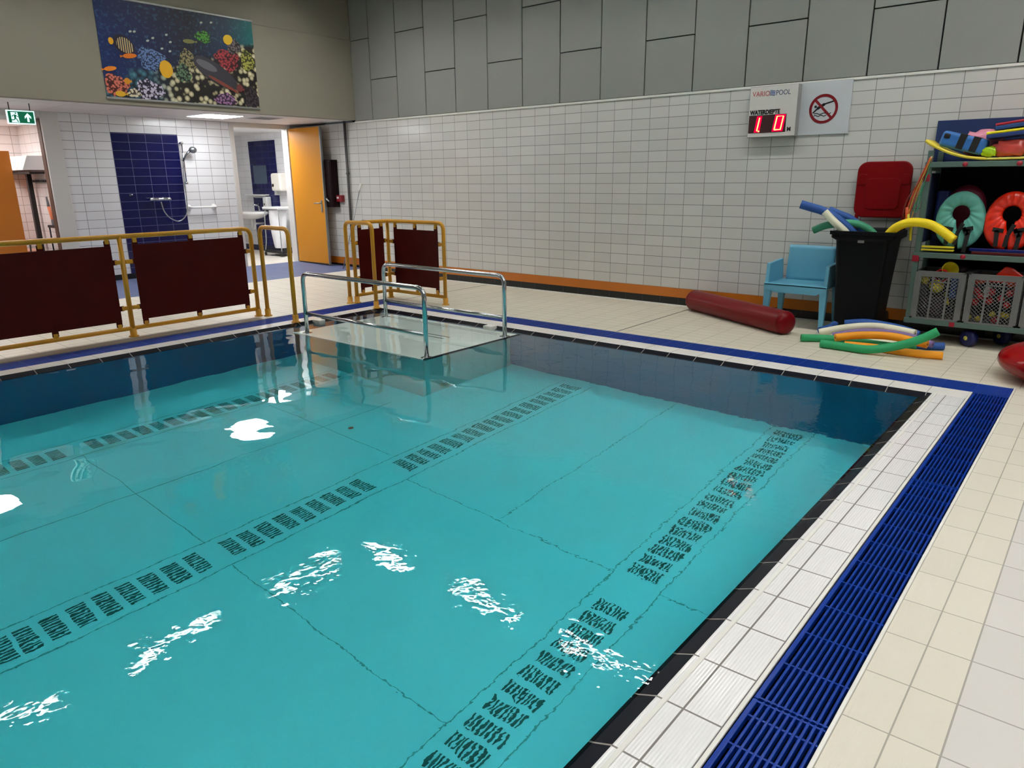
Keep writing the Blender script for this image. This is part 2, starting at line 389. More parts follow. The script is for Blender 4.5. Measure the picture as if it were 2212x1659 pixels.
# water
def water():
    m = bpy.data.materials.new('pool water'); m.use_nodes = True; t = m.node_tree; N = t.nodes; L = t.links
    N.remove(N['Principled BSDF']); out = N['Material Output']
    g = N.new('ShaderNodeBsdfGlass'); g.inputs['IOR'].default_value = 1.333; g.inputs['Roughness'].default_value = 0
    L.new(g.outputs[0], out.inputs['Surface'])
    v = N.new('ShaderNodeVolumeAbsorption'); v.inputs['Color'].default_value = (.24,.99,.995,1); v.inputs['Density'].default_value = .86
    L.new(v.outputs[0], out.inputs['Volume'])
    geo = N.new('ShaderNodeNewGeometry'); sp = N.new('ShaderNodeSeparateXYZ'); L.new(geo.outputs['Position'], sp.inputs[0])
    def noise(scale, det, rough=.5):
        n = N.new('ShaderNodeTexNoise'); n.inputs['Scale'].default_value = scale; n.inputs['Detail'].default_value = det; n.inputs['Roughness'].default_value = rough
        L.new(geo.outputs['Position'], n.inputs['Vector']); return n
    n1, n2 = noise(2.4, 1), noise(14, 2.5)
    am = N.new('ShaderNodeMapRange'); am.inputs[1].default_value = -2.6; am.inputs[2].default_value = -.3; am.inputs[3].default_value = .022; am.inputs[4].default_value = .27
    L.new(sp.outputs[0], am.inputs[0])
    mu = N.new('ShaderNodeMath'); mu.operation = 'MULTIPLY'; L.new(n2.outputs['Fac'], mu.inputs[0]); L.new(am.outputs[0], mu.inputs[1])
    ad = N.new('ShaderNodeMath'); ad.operation = 'ADD'; L.new(n1.outputs['Fac'], ad.inputs[0]); L.new(mu.outputs[0], ad.inputs[1])
    bp = N.new('ShaderNodeBump'); bp.inputs['Strength'].default_value = 1; bp.inputs['Distance'].default_value = .0055
    L.new(ad.outputs[0], bp.inputs['Height']); L.new(bp.outputs['Normal'], g.inputs['Normal'])
    return m
M_water = water()
b = MB(); b.quad((PX+.035,PN,ZWAT), (-.035,PN,ZWAT), (-.035,-.035,ZWAT), (PX+.035,-.035,ZWAT))
o = b.build('pool_water', M_water, recalc=False); tag(o, 'clear turquoise water filling the pool', 'water', kind='stuff')

# ------------------------------------------------------------ lamps of the place and added fill tubes
def M_glow(name, col, s):
    m = bpy.data.materials.new(name); m.use_nodes = True; t = m.node_tree; t.nodes.remove(t.nodes['Principled BSDF'])
    e_ = t.nodes.new('ShaderNodeEmission'); e_.inputs[0].default_value = (*col, 1); e_.inputs[1].default_value = s
    t.links.new(e_.outputs[0], t.nodes['Material Output'].inputs['Surface']); return m
M_tube = M_glow('tube diffuser', (1,.985,.968), HALL_LIGHT)
M_panel = M_glow('panel diffuser', (.97,.98,1), PANEL_LIGHT)
M_house = C('lamp housing', (200,200,196), .5)
def hall_lamp(x, y, along, label):
    t = thing('ceiling_light', label, 'light', (x, y, 4.2), 0 if along == 'X' else PI/2, 'tube lights under the hall ceiling')
    h = MB().box((-.64,-.10,.05), (.64,.10,.15), .01)
    for q in (-1, 1): h.box((-.64,q*.075-.008,-.05), (.64,q*.075+.008,.06)); h.box((q*.632-.008,-.07,-.05), (q*.632+.008,.07,.06))
    h.build('housing', M_house, t)
    MB().box((-.60,-.04,.0), (.60,.04,.05), .012).build('diffuser', M_tube, t)
for i, x in enumerate((-7.2, -5.2, -3.2, -1.2, .8, 2.8)): hall_lamp(x, .95, 'X', 'tube light over the deck along the tiled wall')
for i, y in enumerate((-.25, -2.2, -4.15, -6.1, -8.0)): hall_lamp(-7.7, y, 'Y', 'tube light over the deck at the passage side')
for i, (x, y) in enumerate(((.75,-.95), (.75,-2.35), (2.3,-.95), (2.3,-2.35), (1.9,-4.9))): hall_lamp(x, y, 'Y', 'unseen tube light added over the side deck to brighten it')  # added lamps, out of view, brightening the side deck and coping
for x in (-1.6, .4, 2.4): hall_lamp(x, -3.6, 'X', 'unseen tube light added above the pool to brighten the water')  # added row, reflection kept out of frame; lifts the pool's brightness
for x in (-1.2, .8, 2.8): hall_lamp(x, -6.2, 'X', 'unseen tube light added at the near end to brighten the pool')  # further added row, unseen, lighting the pool from behind the camera
def panel_lamp(x, y, z, label, m=None, s=.295):
    t = thing('panel_light', label, 'light', (x, y, z), 0, 'recessed panel lights')
    MB().box((-s,-s,-.006), (s,s,.02)).build('trim', M_whitetrim, t)
    MB().box((-s+.012,-s+.012,-.009), (s-.012,s-.012,-.006)).build('diffuser', m or M_panel, t)
panel_lamp(-9.735, .29, ZS, 'bright square panel light in the passage ceiling in front of the shower')
panel_lamp(-9.735, -3.4, ZS, 'square panel light in the passage ceiling near the left door')
panel_lamp(-11.01, 1.6, 2.40, 'square panel light in the washroom ceiling', M_glow('washroom panel', (.97,.98,1), PANEL_LIGHT*1.9), .27)
panel_lamp(-11.4, -2.6, 2.30, 'square panel light in the changing room ceiling', M_glow('warm panel', (1,.95,.94), PANEL_LIGHT*1.3), .25)

# ------------------------------------------------------------ gratings, drains, seams
M_grate = C('blue grating plastic', (0,52,146), .3, spec=.3)
def grating(name, label, x0, y0, x1, y1, along, group='blue overflow gratings'):
    t = thing(name, label, 'grating', ((x0+x1)/2, (y0+y1)/2, 0), 0, group)
    mx, my = (x0+x1)/2, (y0+y1)/2
    x0 -= mx; x1 -= mx; y0 -= my; y1 -= my
    a = r = MB()
    lo, hi = (x0, x1) if along == 'Y' else (y0, y1)
    n = max(3, round((hi-lo-.03)/.0185)); st = (hi-lo-.024)/n
    def bx(m, u0, u1, v0, v1, z0, z1, bev=0):
        if along == 'Y': m.box((u0,v0,z0), (u1,v1,z1), bev)
        else: m.box((v0,u0,z0), (v1,u1,z1), bev)
    e0, e1 = (y0, y1) if along == 'Y' else (x0, x1)
    bx(a, lo, lo+.016, e0, e1, -.024, -.001, .003)
    for i in range(n):
        u = lo+.024+st*(i+.5); bx(a, u-.0044, u+.0044, e0, e1, -.024, 0, .003)
    k = max(1, round((e1-e0)/.2055))
    for i in range(k+1):
        v = e0+.008+(e1-e0-.016)*i/k; bx(r, lo+.004, hi, v-.0035, v+.0035, -.02, -.0015)
    v = e1-.075; bx(r, lo+.004, hi, v-.004, v+.004, -.02, -.004)
    a.build('slotted_grid', M_grate, t)
ys = (.194, -1.75, -3.82, -5.89)
for (b1, b0), lb in zip(zip(ys, ys[1:]), ('blue slotted grating length at the far pool corner', 'middle blue slotted grating length beside the ribbed coping', 'blue slotted grating length nearest the viewer')):
    grating('overflow_grating', lb, .225, b0+.004, .434, b1, 'Y')
grating('overflow_grating', 'blue grating along the far pool edge below the tiled wall', -6.39, .205, .434, .48, 'X')
grating('overflow_grating', 'blue grating along the left pool edge by the yellow railing', -6.395, -8.4, -6.105, .199, 'Y')

M_slot = C('drain slot dark', (78,98,98), .8)
def drain(x, groups, label):
    t = thing('floor_drain', label, 'drain', (x, 0, ZBOT), 0, 'slotted drain strips on the pool bottom')
    MB().box((-.155,groups[0][0]-.1,.0005), (.155,groups[-1][0]+.1225*groups[-1][1]+.02,.003)).build('plate', M_pfl, t)
    for y0, n in groups:
        for k in range(n):
            b = MB(); y = y0+.1225*k
            for i in range(9):
                u = -.088+.022*i; b.box((u-.0055,y-.042,.003), (u+.0055,y+.042,.0055))
            b.build('slot_block', M_slot, t)
    s = MB()
    for q in (-.155, .155): s.box((q-.003,groups[0][0]-.1,.003), (q+.003,groups[-1][0]+.1225*groups[-1][1]+.02,.0045))
    s.build('edge_seam', C('seam', (146,172,176), .8), t)
drain(-.893, [(-4.75, 17), (-2.43, 19)], 'slotted drain strip nearest the white side coping')
drain(-2.90, [(-5.8, 8), (-4.84, 8), (-3.764, 9), (-2.39, 18)], 'middle slotted drain strip across the pool bottom')
drain(-4.93, [(-5.2, 11), (-3.71, 19)], 'slotted drain strip nearest the yellow railings')
b = MB()
for x, y0, y1 in ((-3.92,-7,-1.62), (-1.9,-2.5,-.05)): b.box((x-.0022,y0,ZBOT), (x+.0022,y1,ZBOT+.002))
for y, x0, x1 in ((-3.85,-4.78,-3.05), (-3.86,-2.75,-1.05), (-2.52,-2.75,-1.05), (-2.53,-.74,-.05), (-2.35,-4.7,-3.1), (-5.2,-4.7,-3.1), (-5.2,-2.7,-1.1)): b.box((x0,y-.0022,ZBOT), (x1,y+.0022,ZBOT+.002))
struct(b.build('trim_9', C('seam', (146,172,176), .8)), 'thin seams between the panels of the pool bottom')
o = MB().lathe([(0,.004),(.016,.003),(.018,0),(0,0)], 10, at=(-2.72,-2.98,ZWAT+.0005)).build('leaf', C('brown leaf', (74,50,20), .7)); tag(o, 'tiny brown leaf floating on the water', 'leaf')

# ------------------------------------------------------------ lift platform with steel handrails
M_plat = C('platform panel', (234,247,241), .5)
M_rim = C('dark rim', (30,34,36), .4)
M_steel = C('polished steel', (200,204,204), .14, 1)
t = thing('lift_platform', 'white access platform at water level in the far pool corner', 'platform', (-4.65,-.76,ZBOT))
def loc(m, o): return m.xf(Matrix.Translation(-Vector(o.location)))
X0, X1, Y0, Y1, ZT = -5.62, -3.68, -1.43, -.1, -.042
loc(MB().box((X0,Y0,ZT-.04), (X1,Y1,ZT), .004), t).build('deck', M_plat, t)
loc(MB().box((X1,Y0,ZT-.03), (X1+.012,Y1,ZWAT+.004)), t).build('rim', M_rim, t)
loc(MB().box((X0,Y0-.012,ZT-.03), (X1,Y0,ZWAT+.003)), t).build('rim', M_whitetrim, t)
loc(MB().box((X0,Y0+.1,ZBOT), (X1-.12,Y1,ZT-.04)), t).build('skirt', C('platform skirt', (190,206,202), .5), t)
b = MB()
for k in range(46): b.box((X0+.3+.03*k,Y0+.093,-.24), (X0+.312+.03*k,Y0+.1,-.215))
for k in range(26): b.box((X1-.12,Y0+.3+.03*k,-.24), (X1-.113,Y0+.312+.03*k,-.215))
loc(b, t).build('vent_slots', M_slot, t)
b = MB()
for y in (-.62, -.70): b.box((-5.2,y-.012,ZT), (-4.15,y+.012,ZT+.0015))
for y in (-.20, -.245): b.box((-5.5,y-.006,ZT), (-3.85,y+.006,ZT+.0015))
loc(b, t).build('deck_slots', C('slot grey', (120,132,128), .7), t)
for x, y in ((-5.84,-.95), (-4.09,-.075)):
    loc(MB().box((x-.06,y-.045,-.12), (x+.06,y+.045,.012), .008), t).build('guide_block', M_whitetrim, t)
def steel_rail(y, x0, x1, ztop, zmid, label):
    t = thing('steel_handrail', label, 'handrail', (0, 0, 0), 0, 'polished steel handrails')
    MB().pipe([(x0,y,ZT), (x0,y,ztop), (x1,y,ztop), (x1,y,ZT)], .0215, 14, .09).build('rail', M_steel, t)
    MB().tube([(x0,y,zmid), (x1,y,zmid)], .017, 12).build('crossbar', M_steel, t)
    for x in (x0, x1): MB().lathe([(0,ZT+.008),(.05,ZT+.008),(.055,ZT),(0,ZT)], 18, at=(x,y,0)).build('flange', M_steel, t)
steel_rail(-1.35, -5.49, -3.72, .585, .175, 'polished steel handrail on the near side of the access platform')
steel_rail(-.25, -5.53, -3.74, .575, .16, 'polished steel handrail on the far side of the access platform')

# ------------------------------------------------------------ yellow railings
M_yel = C('yellow powder coat', (210,150,34), .32, spec=.5)
M_hpl = C('maroon laminate', (72,15,11), .42, noise=.25, nscale=5, spec=.12)
def foot(b, x, y):
    b.lathe([(0,.085),(.027,.085),(.032,.08),(.032,.012),(.046,.010),(.048,0),(0,0)], 18, at=(x,y,0))
def panel(t, along, c, u0, u1, z0, z1, ax):
    """maroon board with ears and clips; u runs along the railing"""
    def bx(m, a0, a1, b0, b1, th, bev=.002):
        if along == 'Y': m.box((c-th,a0,b0), (c+th,a1,b1), bev)
        else: m.box((a0,c-th,b0), (a1,c+th,b1), bev)
    m = MB(); bx(m, u0, u1, z0, z1, .005); mid = (u0+u1)/2
    ears = [(u0+.03,z1,0), (u1-.03,z1,0), (mid,z1,0), (u0+.03,z0,1), (u1-.03,z0,1), (mid,z0,1)]
    for u, z, lo in ears: bx(m, u-.028, u+.028, z-(.05 if lo else 0), z+(0 if lo else .05), .005)
    sides = [(u0,z0+.13,0), (u1,z0+.13,1), (u0,z1-.16,0), (u1,z1-.16,1)]
    for u, z, hi in sides: bx(m, u-(0 if hi else .035), u+(.035 if hi else 0), z-.025, z+.025, .005)
    p = m.build('board', M_hpl, t)
    for u, z, lo in ears:
        k = MB(); zz = z-.05 if lo else z+.05; bx(k, u-.02, u+.02, zz-.03, zz+.03, .013, .006); k.build('clip', M_yel, t)
    for u, z, hi in sides:
        k = MB(); uu = u+.05 if hi else u-.05; bx(k, uu-.035, uu+.035, z-.02, z+.02, .013, .006); k.build('clip', M_yel, t)
PR = .0235
t = thing('yellow_railing', 'long yellow tube railing with maroon boards on the left pool side', 'railing', (0,0,0))
xr = -6.63
m = MB().pipe([(xr,-5.6,.985), (xr,-1.2,.985), (xr,-1.2,.0)], PR, 16, .1); m.build('top_rail', M_yel, t)
MB().tube([(xr,-5.6,.085), (xr,-1.21,.085)], PR*.9, 14).build('bottom_rail', M_yel, t)
for y in (-2.6, -4.0, -5.4): MB().tube([(xr,y,.0), (xr,y,.985)], PR, 14).build('post', M_yel, t)
for y in (-1.2, -2.6, -4.0, -5.4):
    m = MB(); foot(m, xr, y); m.build('foot', M_yel, t)
for y0, y1 in ((-2.49,-1.295), (-3.895,-2.69), (-5.3,-4.1)): panel(t, 'Y', xr, y0, y1, .16, .90, xr)
def hoop(p, q, label):
    t = thing('yellow_hoop', label, 'railing', (0,0,0), 0, 'yellow hoop rails at the platform entrance')
    MB().pipe([(*p,0), (*p,1.0), (*q,1.0), (*q,0)], PR, 16, .09).build('rail', M_yel, t)
    for z in (p, q):
        m = MB(); foot(m, *z); m.build('foot', M_yel, t)
hoop((-6.55,-1.13), (-5.95,-1.17), 'yellow hoop rail left of the access platform, next to the long railing')
hoop((-6.49,.0), (-5.935,-.045), 'yellow hoop rail right of the access platform entrance')
t = thing('corner_railing', 'yellow corner railing with two maroon boards behind the steel handrails', 'railing', (0,0,0))
xa, yb, xe = -6.44, .63, -5.43
MB().pipe([(xa,.07,0), (xa,.07,.985), (xa,yb,.985), (xe,yb,.985), (xe,yb,0)], PR, 16, .09).build('top_rail', M_yel, t)
MB().tube([(xa,yb,0), (xa,yb,.97)], PR, 14).build('post', M_yel, t)
MB().pipe([(xa,.07,.095), (xa,yb,.095), (xe,yb,.095)], PR*.9, 14).build('bottom_rail', M_yel, t)
for q in ((xa,.07), (xa,yb), (xe,yb)):
    m = MB(); foot(m, *q); m.build('foot', M_yel, t)
panel(t, 'Y', xa, .145, .555, .175, .90, xa); panel(t, 'X', yb, -6.32, -5.53, .19, .89, yb)
# poles leaning on the long wall
t = thing('squeegee', 'squeegee with black bent handle standing behind the corner railing', 'squeegee', (0,0,0))
bx_, by_ = -7.46, 1.35
MB().pipe([(bx_,by_,.03), (bx_+.02,by_+.02,.80)], .012, 10).build('pole', C('grey alu pole', (150,152,152), .35, .6), t)
MB().pipe([(bx_+.02,by_+.02,.78), (bx_+.03,by_+.02,.905), (bx_-.24,by_-.10,.915)], .019, 12, .06).build('handle', C('black rubber', (14,14,15), .5), t)
MB().box((bx_-.2,by_-.03,.0), (bx_+.2,by_+.03,.05), .01).build('blade', C('black rubber', (14,14,15), .5), t)
t = thing('mop', 'thin grey pole with white grip leaning against the tiled wall', 'mop', (0,0,0))
p0, p1 = Vector((-9.17,1.96,.02)), Vector((-8.885,2.235,1.44))
MB().tube([p0, p0.lerp(p1,.93)], .009, 10).build('pole', C('grey alu pole', (150,152,152), .35, .6), t)
MB().tube([p0.lerp(p1,.92), p1], [.013,.016], 12).build('grip', M_whitetrim, t)
MB().box((p0.x-.14,p0.y-.04,0), (p0.x+.14,p0.y+.04,.04), .01).build('mop_head', M_whitetrim, t)

# ------------------------------------------------------------ passage: shower, doors, cabinet
M_chrome = C('chrome', (205,208,210), .12, 1)
M_wplas = C('white plastic', (232,232,230), .35)
M_blk = C('black plastic', (18,18,20), .45)
t = thing('shower', 'hand shower on a chrome rail beside the blue tiles', 'shower', (XS,.14,0))
def L2(m): return m.xf(Matrix.Translation((-XS,-.14,0)))
xs = XS+.06
L2(MB().tube([(xs,.14,1.46), (xs,.14,2.08)], .011, 12)).build('rail', M_chrome, t)
for z in (1.475, 2.065): L2(MB().lathe([(.02,-.0),(.02,.075),(0,.08)], 14, 'X', at=(XS,.14,z))).build('bracket', M_chrome, t)
L2(MB().tube([(xs+.02,.12,1.80), (xs+.05,.17,1.90), (xs+.07,.23,1.965)], [.013,.015,.02], 12)).build('handset', C('grey handset', (120,124,128), .3, .7), t)
L2(MB().ball((xs+.08,.265,1.965), .04, .062, .05, 18)).build('shower_head', C('grey handset', (120,124,128), .3, .7), t)
L2(MB().tube(curve([(xs+.02,.12,1.81), (xs+.02,.10,1.6), (xs+.045,.085,1.25), (xs+.045,.06,1.02), (xs+.03,-.06,.905), (xs+.03,-.2,.95), (xs+.02,-.28,1.06), (xs+.02,-.31,1.2)], 48), .0085, 8)).build('hose', C('silver hose', (176,180,184), .3, .8), t)
t = thing('shower_mixer', 'chrome bar mixer tap on the blue tiles', 'tap', (XS,-.31,1.24))
MB().lathe([(0,-.16),(.022,-.16),(.024,-.15),(.024,-.10),(.02,-.095),(.02,.095),(.024,.10),(.024,.15),(.022,.16),(0,.16)], 18, 'Y', at=(.07,0,0)).build('body', M_chrome, t)
for y in (-.075, .075): MB().lathe([(.03,.004),(.028,.012),(.012,.014),(.012,.06)], 16, 'X', at=(0,y,0)).build('connector', M_chrome, t)
t = thing('grab_bar', 'white horizontal grab bar on the white tiles beside the shower', 'grab bar', (XS,.362,1.10))
MB().pipe([(.01,-.21,0), (.095,-.21,0), (.095,.21,0), (.01,.21,0)], .018, 14, .06).build('bar', M_wplas, t)
for y in (-.21, .21): MB().lathe([(.045,0),(.045,.012),(.03,.03),(0,.034)], 18, 'X', at=(0,y,0)).build('rose', M_wplas, t)
t = thing('towel_hook', 'small chrome hook on the blue shower tiles', 'hook', (XS,-.712,1.305))
MB().lathe([(.022,.004),(.022,.012),(.008,.02),(.008,.04)], 14, 'X').build('rose', M_chrome, t); MB().ball((.05,0,.008), .014, n=12).build('knob', M_chrome, t)
# yellow door of the washroom, opened against the long wall
M_ydoor = C('orange yellow door', (206,136,30), .45, spec=.25, noise=.03, nscale=3)
M_alu = C('brushed aluminium', (150,152,150), .4, .8)
d = struct(MB().box((-10.54,2.062,.078), (-9.675,2.10,2.352), .003).build('door_1', M_ydoor), 'open orange yellow door of the washroom')
MB().box((-9.675,2.060,.076), (-9.655,2.102,2.354), .002).build('edge_strip', M_alu, d)
MB().box((-10.53,2.059,.08), (-9.68,2.062,.10)).build('kick_edge', M_blk, d)
h = MB().box((-9.765,2.052,.97), (-9.725,2.062,1.17), .004).build('handle_plate', M_alu, d)
MB().pipe([(-9.745,2.06,1.12), (-9.745,2.005,1.12), (-9.875,2.0,1.12)], .0095, 12, .02).build('lever', M_alu, h)
MB().pipe([(-9.745,2.10,1.12), (-9.745,2.15,1.12), (-9.86,2.155,1.12)], .0095, 12, .02).build('lever', M_alu, d)
t = thing('hose_cabinet', 'dark red fire hose cabinet behind the open door', 'cabinet', (-9.72,YW,1.44))
M_dred = C('dark red enamel', (22,2,5), .5, spec=.15)
MB().box((-.23,-.14,-.385), (.225,-.001,.385), .006).build('body', M_dred, t)
MB().box((-.21,-.147,-.36), (.205,-.14,.36), .003).build('door', M_dred, t)
MB().lathe([(.09,0),(.09,.006),(.07,.006),(.07,0)], 24, 'Y', at=(-.02,-.152,.20)).build('emblem', C('dull red', (84,26,28), .5), t)
MB().pipe([(.08,-.147,-.24), (.10,-.18,-.25), (.17,-.18,-.29)], .012, 10).build('handle', M_alu, t)
t = thing('call_point', 'small red call point box with white label beside the hose cabinet', 'alarm button', (-9.43,YW,1.195))
MB().box((-.07,-.07,-.055), (.07,-.001,.055), .008).build('box', C('alarm red', (128,16,30), .4), t); MB().box((-.05,-.073,-.0), (.0,-.069,.03)).build('sticker', M_wplas, t)
t = thing('drain_pipe', 'dark vertical pipe on the long wall left of the pool', 'pipe', (-9.19,YW-.035,0))
MB().tube([(0,0,.05), (0,0,2.415)], .022, 14).build('pipe', C('dark grey pipe', (66,64,64), .4), t)
for z in (.5, 1.6): MB().lathe([(.03,-.015),(.03,.015)], 14, at=(0,0,z)).box((-.01,0,z-.012), (.01,.034,z+.012)).build('clamp', C('dark grey pipe', (66,64,64), .4), t)
# ceiling vent and exit sign
t = thing('ceiling_vent', 'grey air vent in the passage ceiling beside the panel light', 'vent', (-9.55,1.0,ZS))
MB().box((-.2,-.2,-.008), (.2,.2,.01)).build('frame', M_frame, t)
v = MB()
for k in range(9): v.box((-.17,-.17+.04*k,-.011), (.17,-.145+.04*k,-.008))
v.build('slats', C('vent grey', (120,118,116), .5), t)
M_exitg = C('exit green', (0,112,78), .4, emit=.35); M_exitw = C('exit white', (214,255,250), .4, emit=.9)
t = thing('exit_sign', 'green lit exit sign with running figure and arrow under the passage ceiling', 'sign', (-9.6,-2.29,2.255))
MB().box((-.012,-.148,-.078), (.012,.148,.078), .003).build('border', M_exitw, t)
MB().box((-.0,-.136,-.066), (.0135,.136,.066)).build('face', M_exitg, t)
def S2(poly, nm, m, par): return MB().prism(poly, 'X', .0135, .0148).build(nm, m, par)
S2([(-.105,-.06), (-.025,-.06), (-.035,.055), (-.105,.055)], 'door_symbol', M_exitw, t)
rm = MB()
def sg(p, q, w):
    p, q = Vector((*p,0)), Vector((*q,0)); d_ = (q-p).normalized(); n_ = Vector((-d_.y,d_.x,0))*w
    rm.prism([tuple((p+n_)[:2]), tuple((p-n_)[:2]), tuple((q-n_)[:2]), tuple((q+n_)[:2])], 'X', .0148, .0158)
sg((-.062,.028), (-.068,-.008), .011); sg((-.064,.024), (-.092,.016), .0045); sg((-.092,.016), (-.094,.0), .0045); sg((-.06,.024), (-.045,.008), .0045); sg((-.045,.008), (-.028,.006), .0045)
sg((-.068,-.008), (-.074,-.03), .006); sg((-.074,-.03), (-.112,-.034), .0055); sg((-.066,-.008), (-.048,-.03), .006); sg((-.048,-.03), (-.038,-.056), .0055)
rm.lathe([(0,.0158),(.009,.0158),(.009,.0148)], 14, 'X', at=(0,-.055,.043)); rm.build('figure', M_exitg, t)
S2([(.06,-.05), (.082,-.05), (.082,.012), (.105,-.015), (.105,.012), (.071,.05), (.037,.012), (.037,-.015), (.06,.012)], 'arrow', M_exitw, t)
for y in (-.11, .11): MB().tube([(0,y,.076), (0,y,.165)], .006, 8).build('hanger', M_blk, t)

# ------------------------------------------------------------ washroom seen through the doorway
YB = 2.9
t = thing('mirror', 'small mirror on the navy tiles of the washroom', 'mirror', (-12.86,YB-.006,1.62))
MB().box((-.24,-.008,-.18), (.24,-.002,.18), .002).build('glass', C('mirror glass', (120,140,165), .08, .9), t)
t = thing('wash_shelf', 'white shelf under the washroom mirror', 'shelf', (-12.94,YB-.006,1.22))
MB().box((-.34,-.16,-.012), (.34,-.001,.012), .008).build('board', M_wplas, t); MB().prism([(-.14,-.012), (-.002,-.012), (-.002,-.06)], 'X', -.2, .2).build('bracket', M_wplas, t)
t = thing('washbasin', 'white washbasin in the washroom', 'basin', (-12.93,YB-.006,.9))
def bas(u, v):
    a = u*2*PI; prof = [(1,0), (1.03,-.03), (.97,-.06), (.7,-.12), (.4,-.15), (.001,-.155)] if v >= 0 else 0
    k = v*5; i = min(int(k), 4); f = k-i; r = prof[i][0]*(1-f)+prof[i+1][0]*f; z = prof[i][1]*(1-f)+prof[i+1][1]*f
    return (.5*r*math.cos(a), -.27+.26*r*math.sin(a)*(1 if math.sin(a) < 0 else .98), z)
m = MB().grid(bas, 32, 11, closeu=True); m.grid(lambda u, v: (.5*(1-.35*v)*math.cos(u*2*PI), -.27+.26*(1-.35*v)*math.sin(u*2*PI), -.09*v**2), 32, 6, closeu=True)
m.build('bowl', C('white ceramic', (240,240,238), .12), t)
MB().pipe([(0,-.06,.0), (0,-.06,.11), (0,-.19,.13)], .016, 12, .03).box((-.01,-.075,.12), (.01,-.03,.15)).build('tap', M_chrome, t)
MB().pipe([(.0,-.25,-.14), (0,-.25,-.34), (.09,-.25,-.34), (.09,-.25,-.24), (.09,-.02,-.24)], .02, 12, .05).build('trap', M_wplas, t)
t = thing('soap_dispenser', 'white soap dispenser above the washbasin edge', 'dispenser', (-12.62,YB-.006,1.08))
MB().box((-.075,-.12,-.11), (.075,0,.11), .025, 3).build('case', M_wplas, t); MB().box((-.03,-.125,-.06), (.0,-.119,-.02)).build('window', M_blk, t)
t = thing('notice', 'white notice sheet beside the navy tiles of the washroom', 'notice', (-12.33,YB-.004,1.38))
MB().box((-.09,-.004,-.16), (.09,0,.16)).build('sheet', M_wplas, t); MB().box((-.085,-.006,-.14), (-.075,-.004,.1)).box((.04,-.006,-.14), (.05,-.004,.12)).build('lines', C('grey print', (110,112,120), .6), t)
t = thing('towel_dispenser', 'white paper towel dispenser on the washroom wall', 'dispenser', (-12.05,YB-.006,1.47))
MB().box((-.16,-.2,-.17), (.16,0,.17), .04, 3).build('case', C('cream plastic', (240,234,222), .35), t)
MB().lathe([(0,0),(.03,0),(.03,-.004)], 16, 'Y', at=(-.09,-.2,-.06)).build('window', M_blk, t)
t = thing('waste_stand', 'steel waste bag stand on castors in the washroom', 'waste bin', (-11.8,2.52,.085))
M_bag = C('white bag', (238,238,240), .5, bump=.6, bscale=9)
MB().pipe([(-.26,-.15,.88), (.26,-.15,.88), (.26,.15,.88), (-.26,.15,.88), (-.26,-.15,.88)], .014, 10, .05).build('ring', M_chrome, t)
MB().box((-.27,-.16,.885), (.27,.17,.93), .012).build('lid', M_wplas, t)
for x, y in ((-.24,-.14), (.24,-.14), (-.24,.14), (.24,.14)):
    MB().tube(curve([(x*.9,y*.9,.88), (x*1.0,y,.7), (x*1.05,y*1.05,.3), (x*1.15,y*1.2,.07)], 12), .011, 8).build('leg', M_chrome, t)
    c = MB().lathe([(.0,-.012),(.032,-.012),(.032,.012),(0,.012)], 14, 'Y', at=(x*1.15,y*1.2,.034)).build('castor', M_blk, t)
MB().grid(lambda u, v: (.22*math.cos(u*2*PI)*(1-.25*v+.1*math.sin(3*v+u*12)), .13*math.sin(u*2*PI)*(1-.2*v+.12*math.sin(5*v+u*19)), .87-.72*v), 28, 10, closeu=True).build('bag', M_bag, t)
MB().box((-.29,-.18,.06), (.29,.18,.11), .015).build('tray', M_blk, t)
# ------------------------------------------------------------ changing room seen through the left doorway
t = thing('hat_shelf', 'white wall cabinet with three slanted fronts in the left room', 'cabinet', (-11.5,-1.62,1.76))
for k in range(3):
    MB().prism([(-.32,-.09), (0,-.09), (0,.1), (-.24,.1)], 'X', -.5+.34*k+.004, -.5+.34*(k+1)-.004).build('front', C('white cabinet', (246,242,240), .3), t)
t = thing('coat_post', 'black upright post under the white cabinet', 'post', (-11.62,-1.68,.085))
MB().box((-.035,-.03,0), (.035,.03,1.55), .004).build('post', M_blk, t); MB().box((-.35,-.14,1.535), (.5,.05,1.56)).build('arm', M_blk, t)
t = thing('hook_rail', 'grey hook rail with dark hooks beside the black post', 'rail', (-11.25,-1.61,1.52))
MB().box((-.3,-.02,-.035), (.3,0,.035)).build('rail', C('rail grey', (150,146,144), .5), t)
for k in range(6): MB().lathe([(.016,0),(.016,-.05),(0,-.055)], 10, 'Y', at=(-.25+.1*k,-.02,0)).build('hook', M_blk, t)
t = thing('bench', 'wooden changing bench in the left room', 'bench', (-11.6,-2.0,.085))
MB().box((-.25,-.9,.42), (.25,.25,.46), .006).build('seat', C('pink beech', (206,150,128), .5), t)
for y in (-.8, .15): MB().box((-.22,y-.02,0), (.22,y+.02,.42)).build('leg', M_alu, t)
t = thing('chair', 'chair with dark frame and pale seat inside the left doorway', 'chair', (-11.0,-1.83,.085))
MB().box((-.17,-.17,.59), (.17,.17,.64), .015).build('seat', C('pale seat', (242,238,236), .5), t)
MB().box((-.17,.13,.785), (.17,.165,.825), .01).build('backrest', M_blk, t)
for x in (-.15, .15):
    MB().pipe([(x,.16,0), (x,.15,.6), (x,.15,.80)], .011, 8).build('leg', M_blk, t); MB().tube([(x,-.15,0), (x,-.14,.60)], .011, 8).build('leg', M_blk, t)
t = thing('brush', 'orange and grey cleaning brush hanging inside the left doorway', 'brush', (-11.10,-1.615,1.02))
MB().tube([(-.1,-.02,.28), (-.06,-.025,.14)], [.012,.02], 10).build('neck', C('grey plastic', (110,110,114), .5), t)
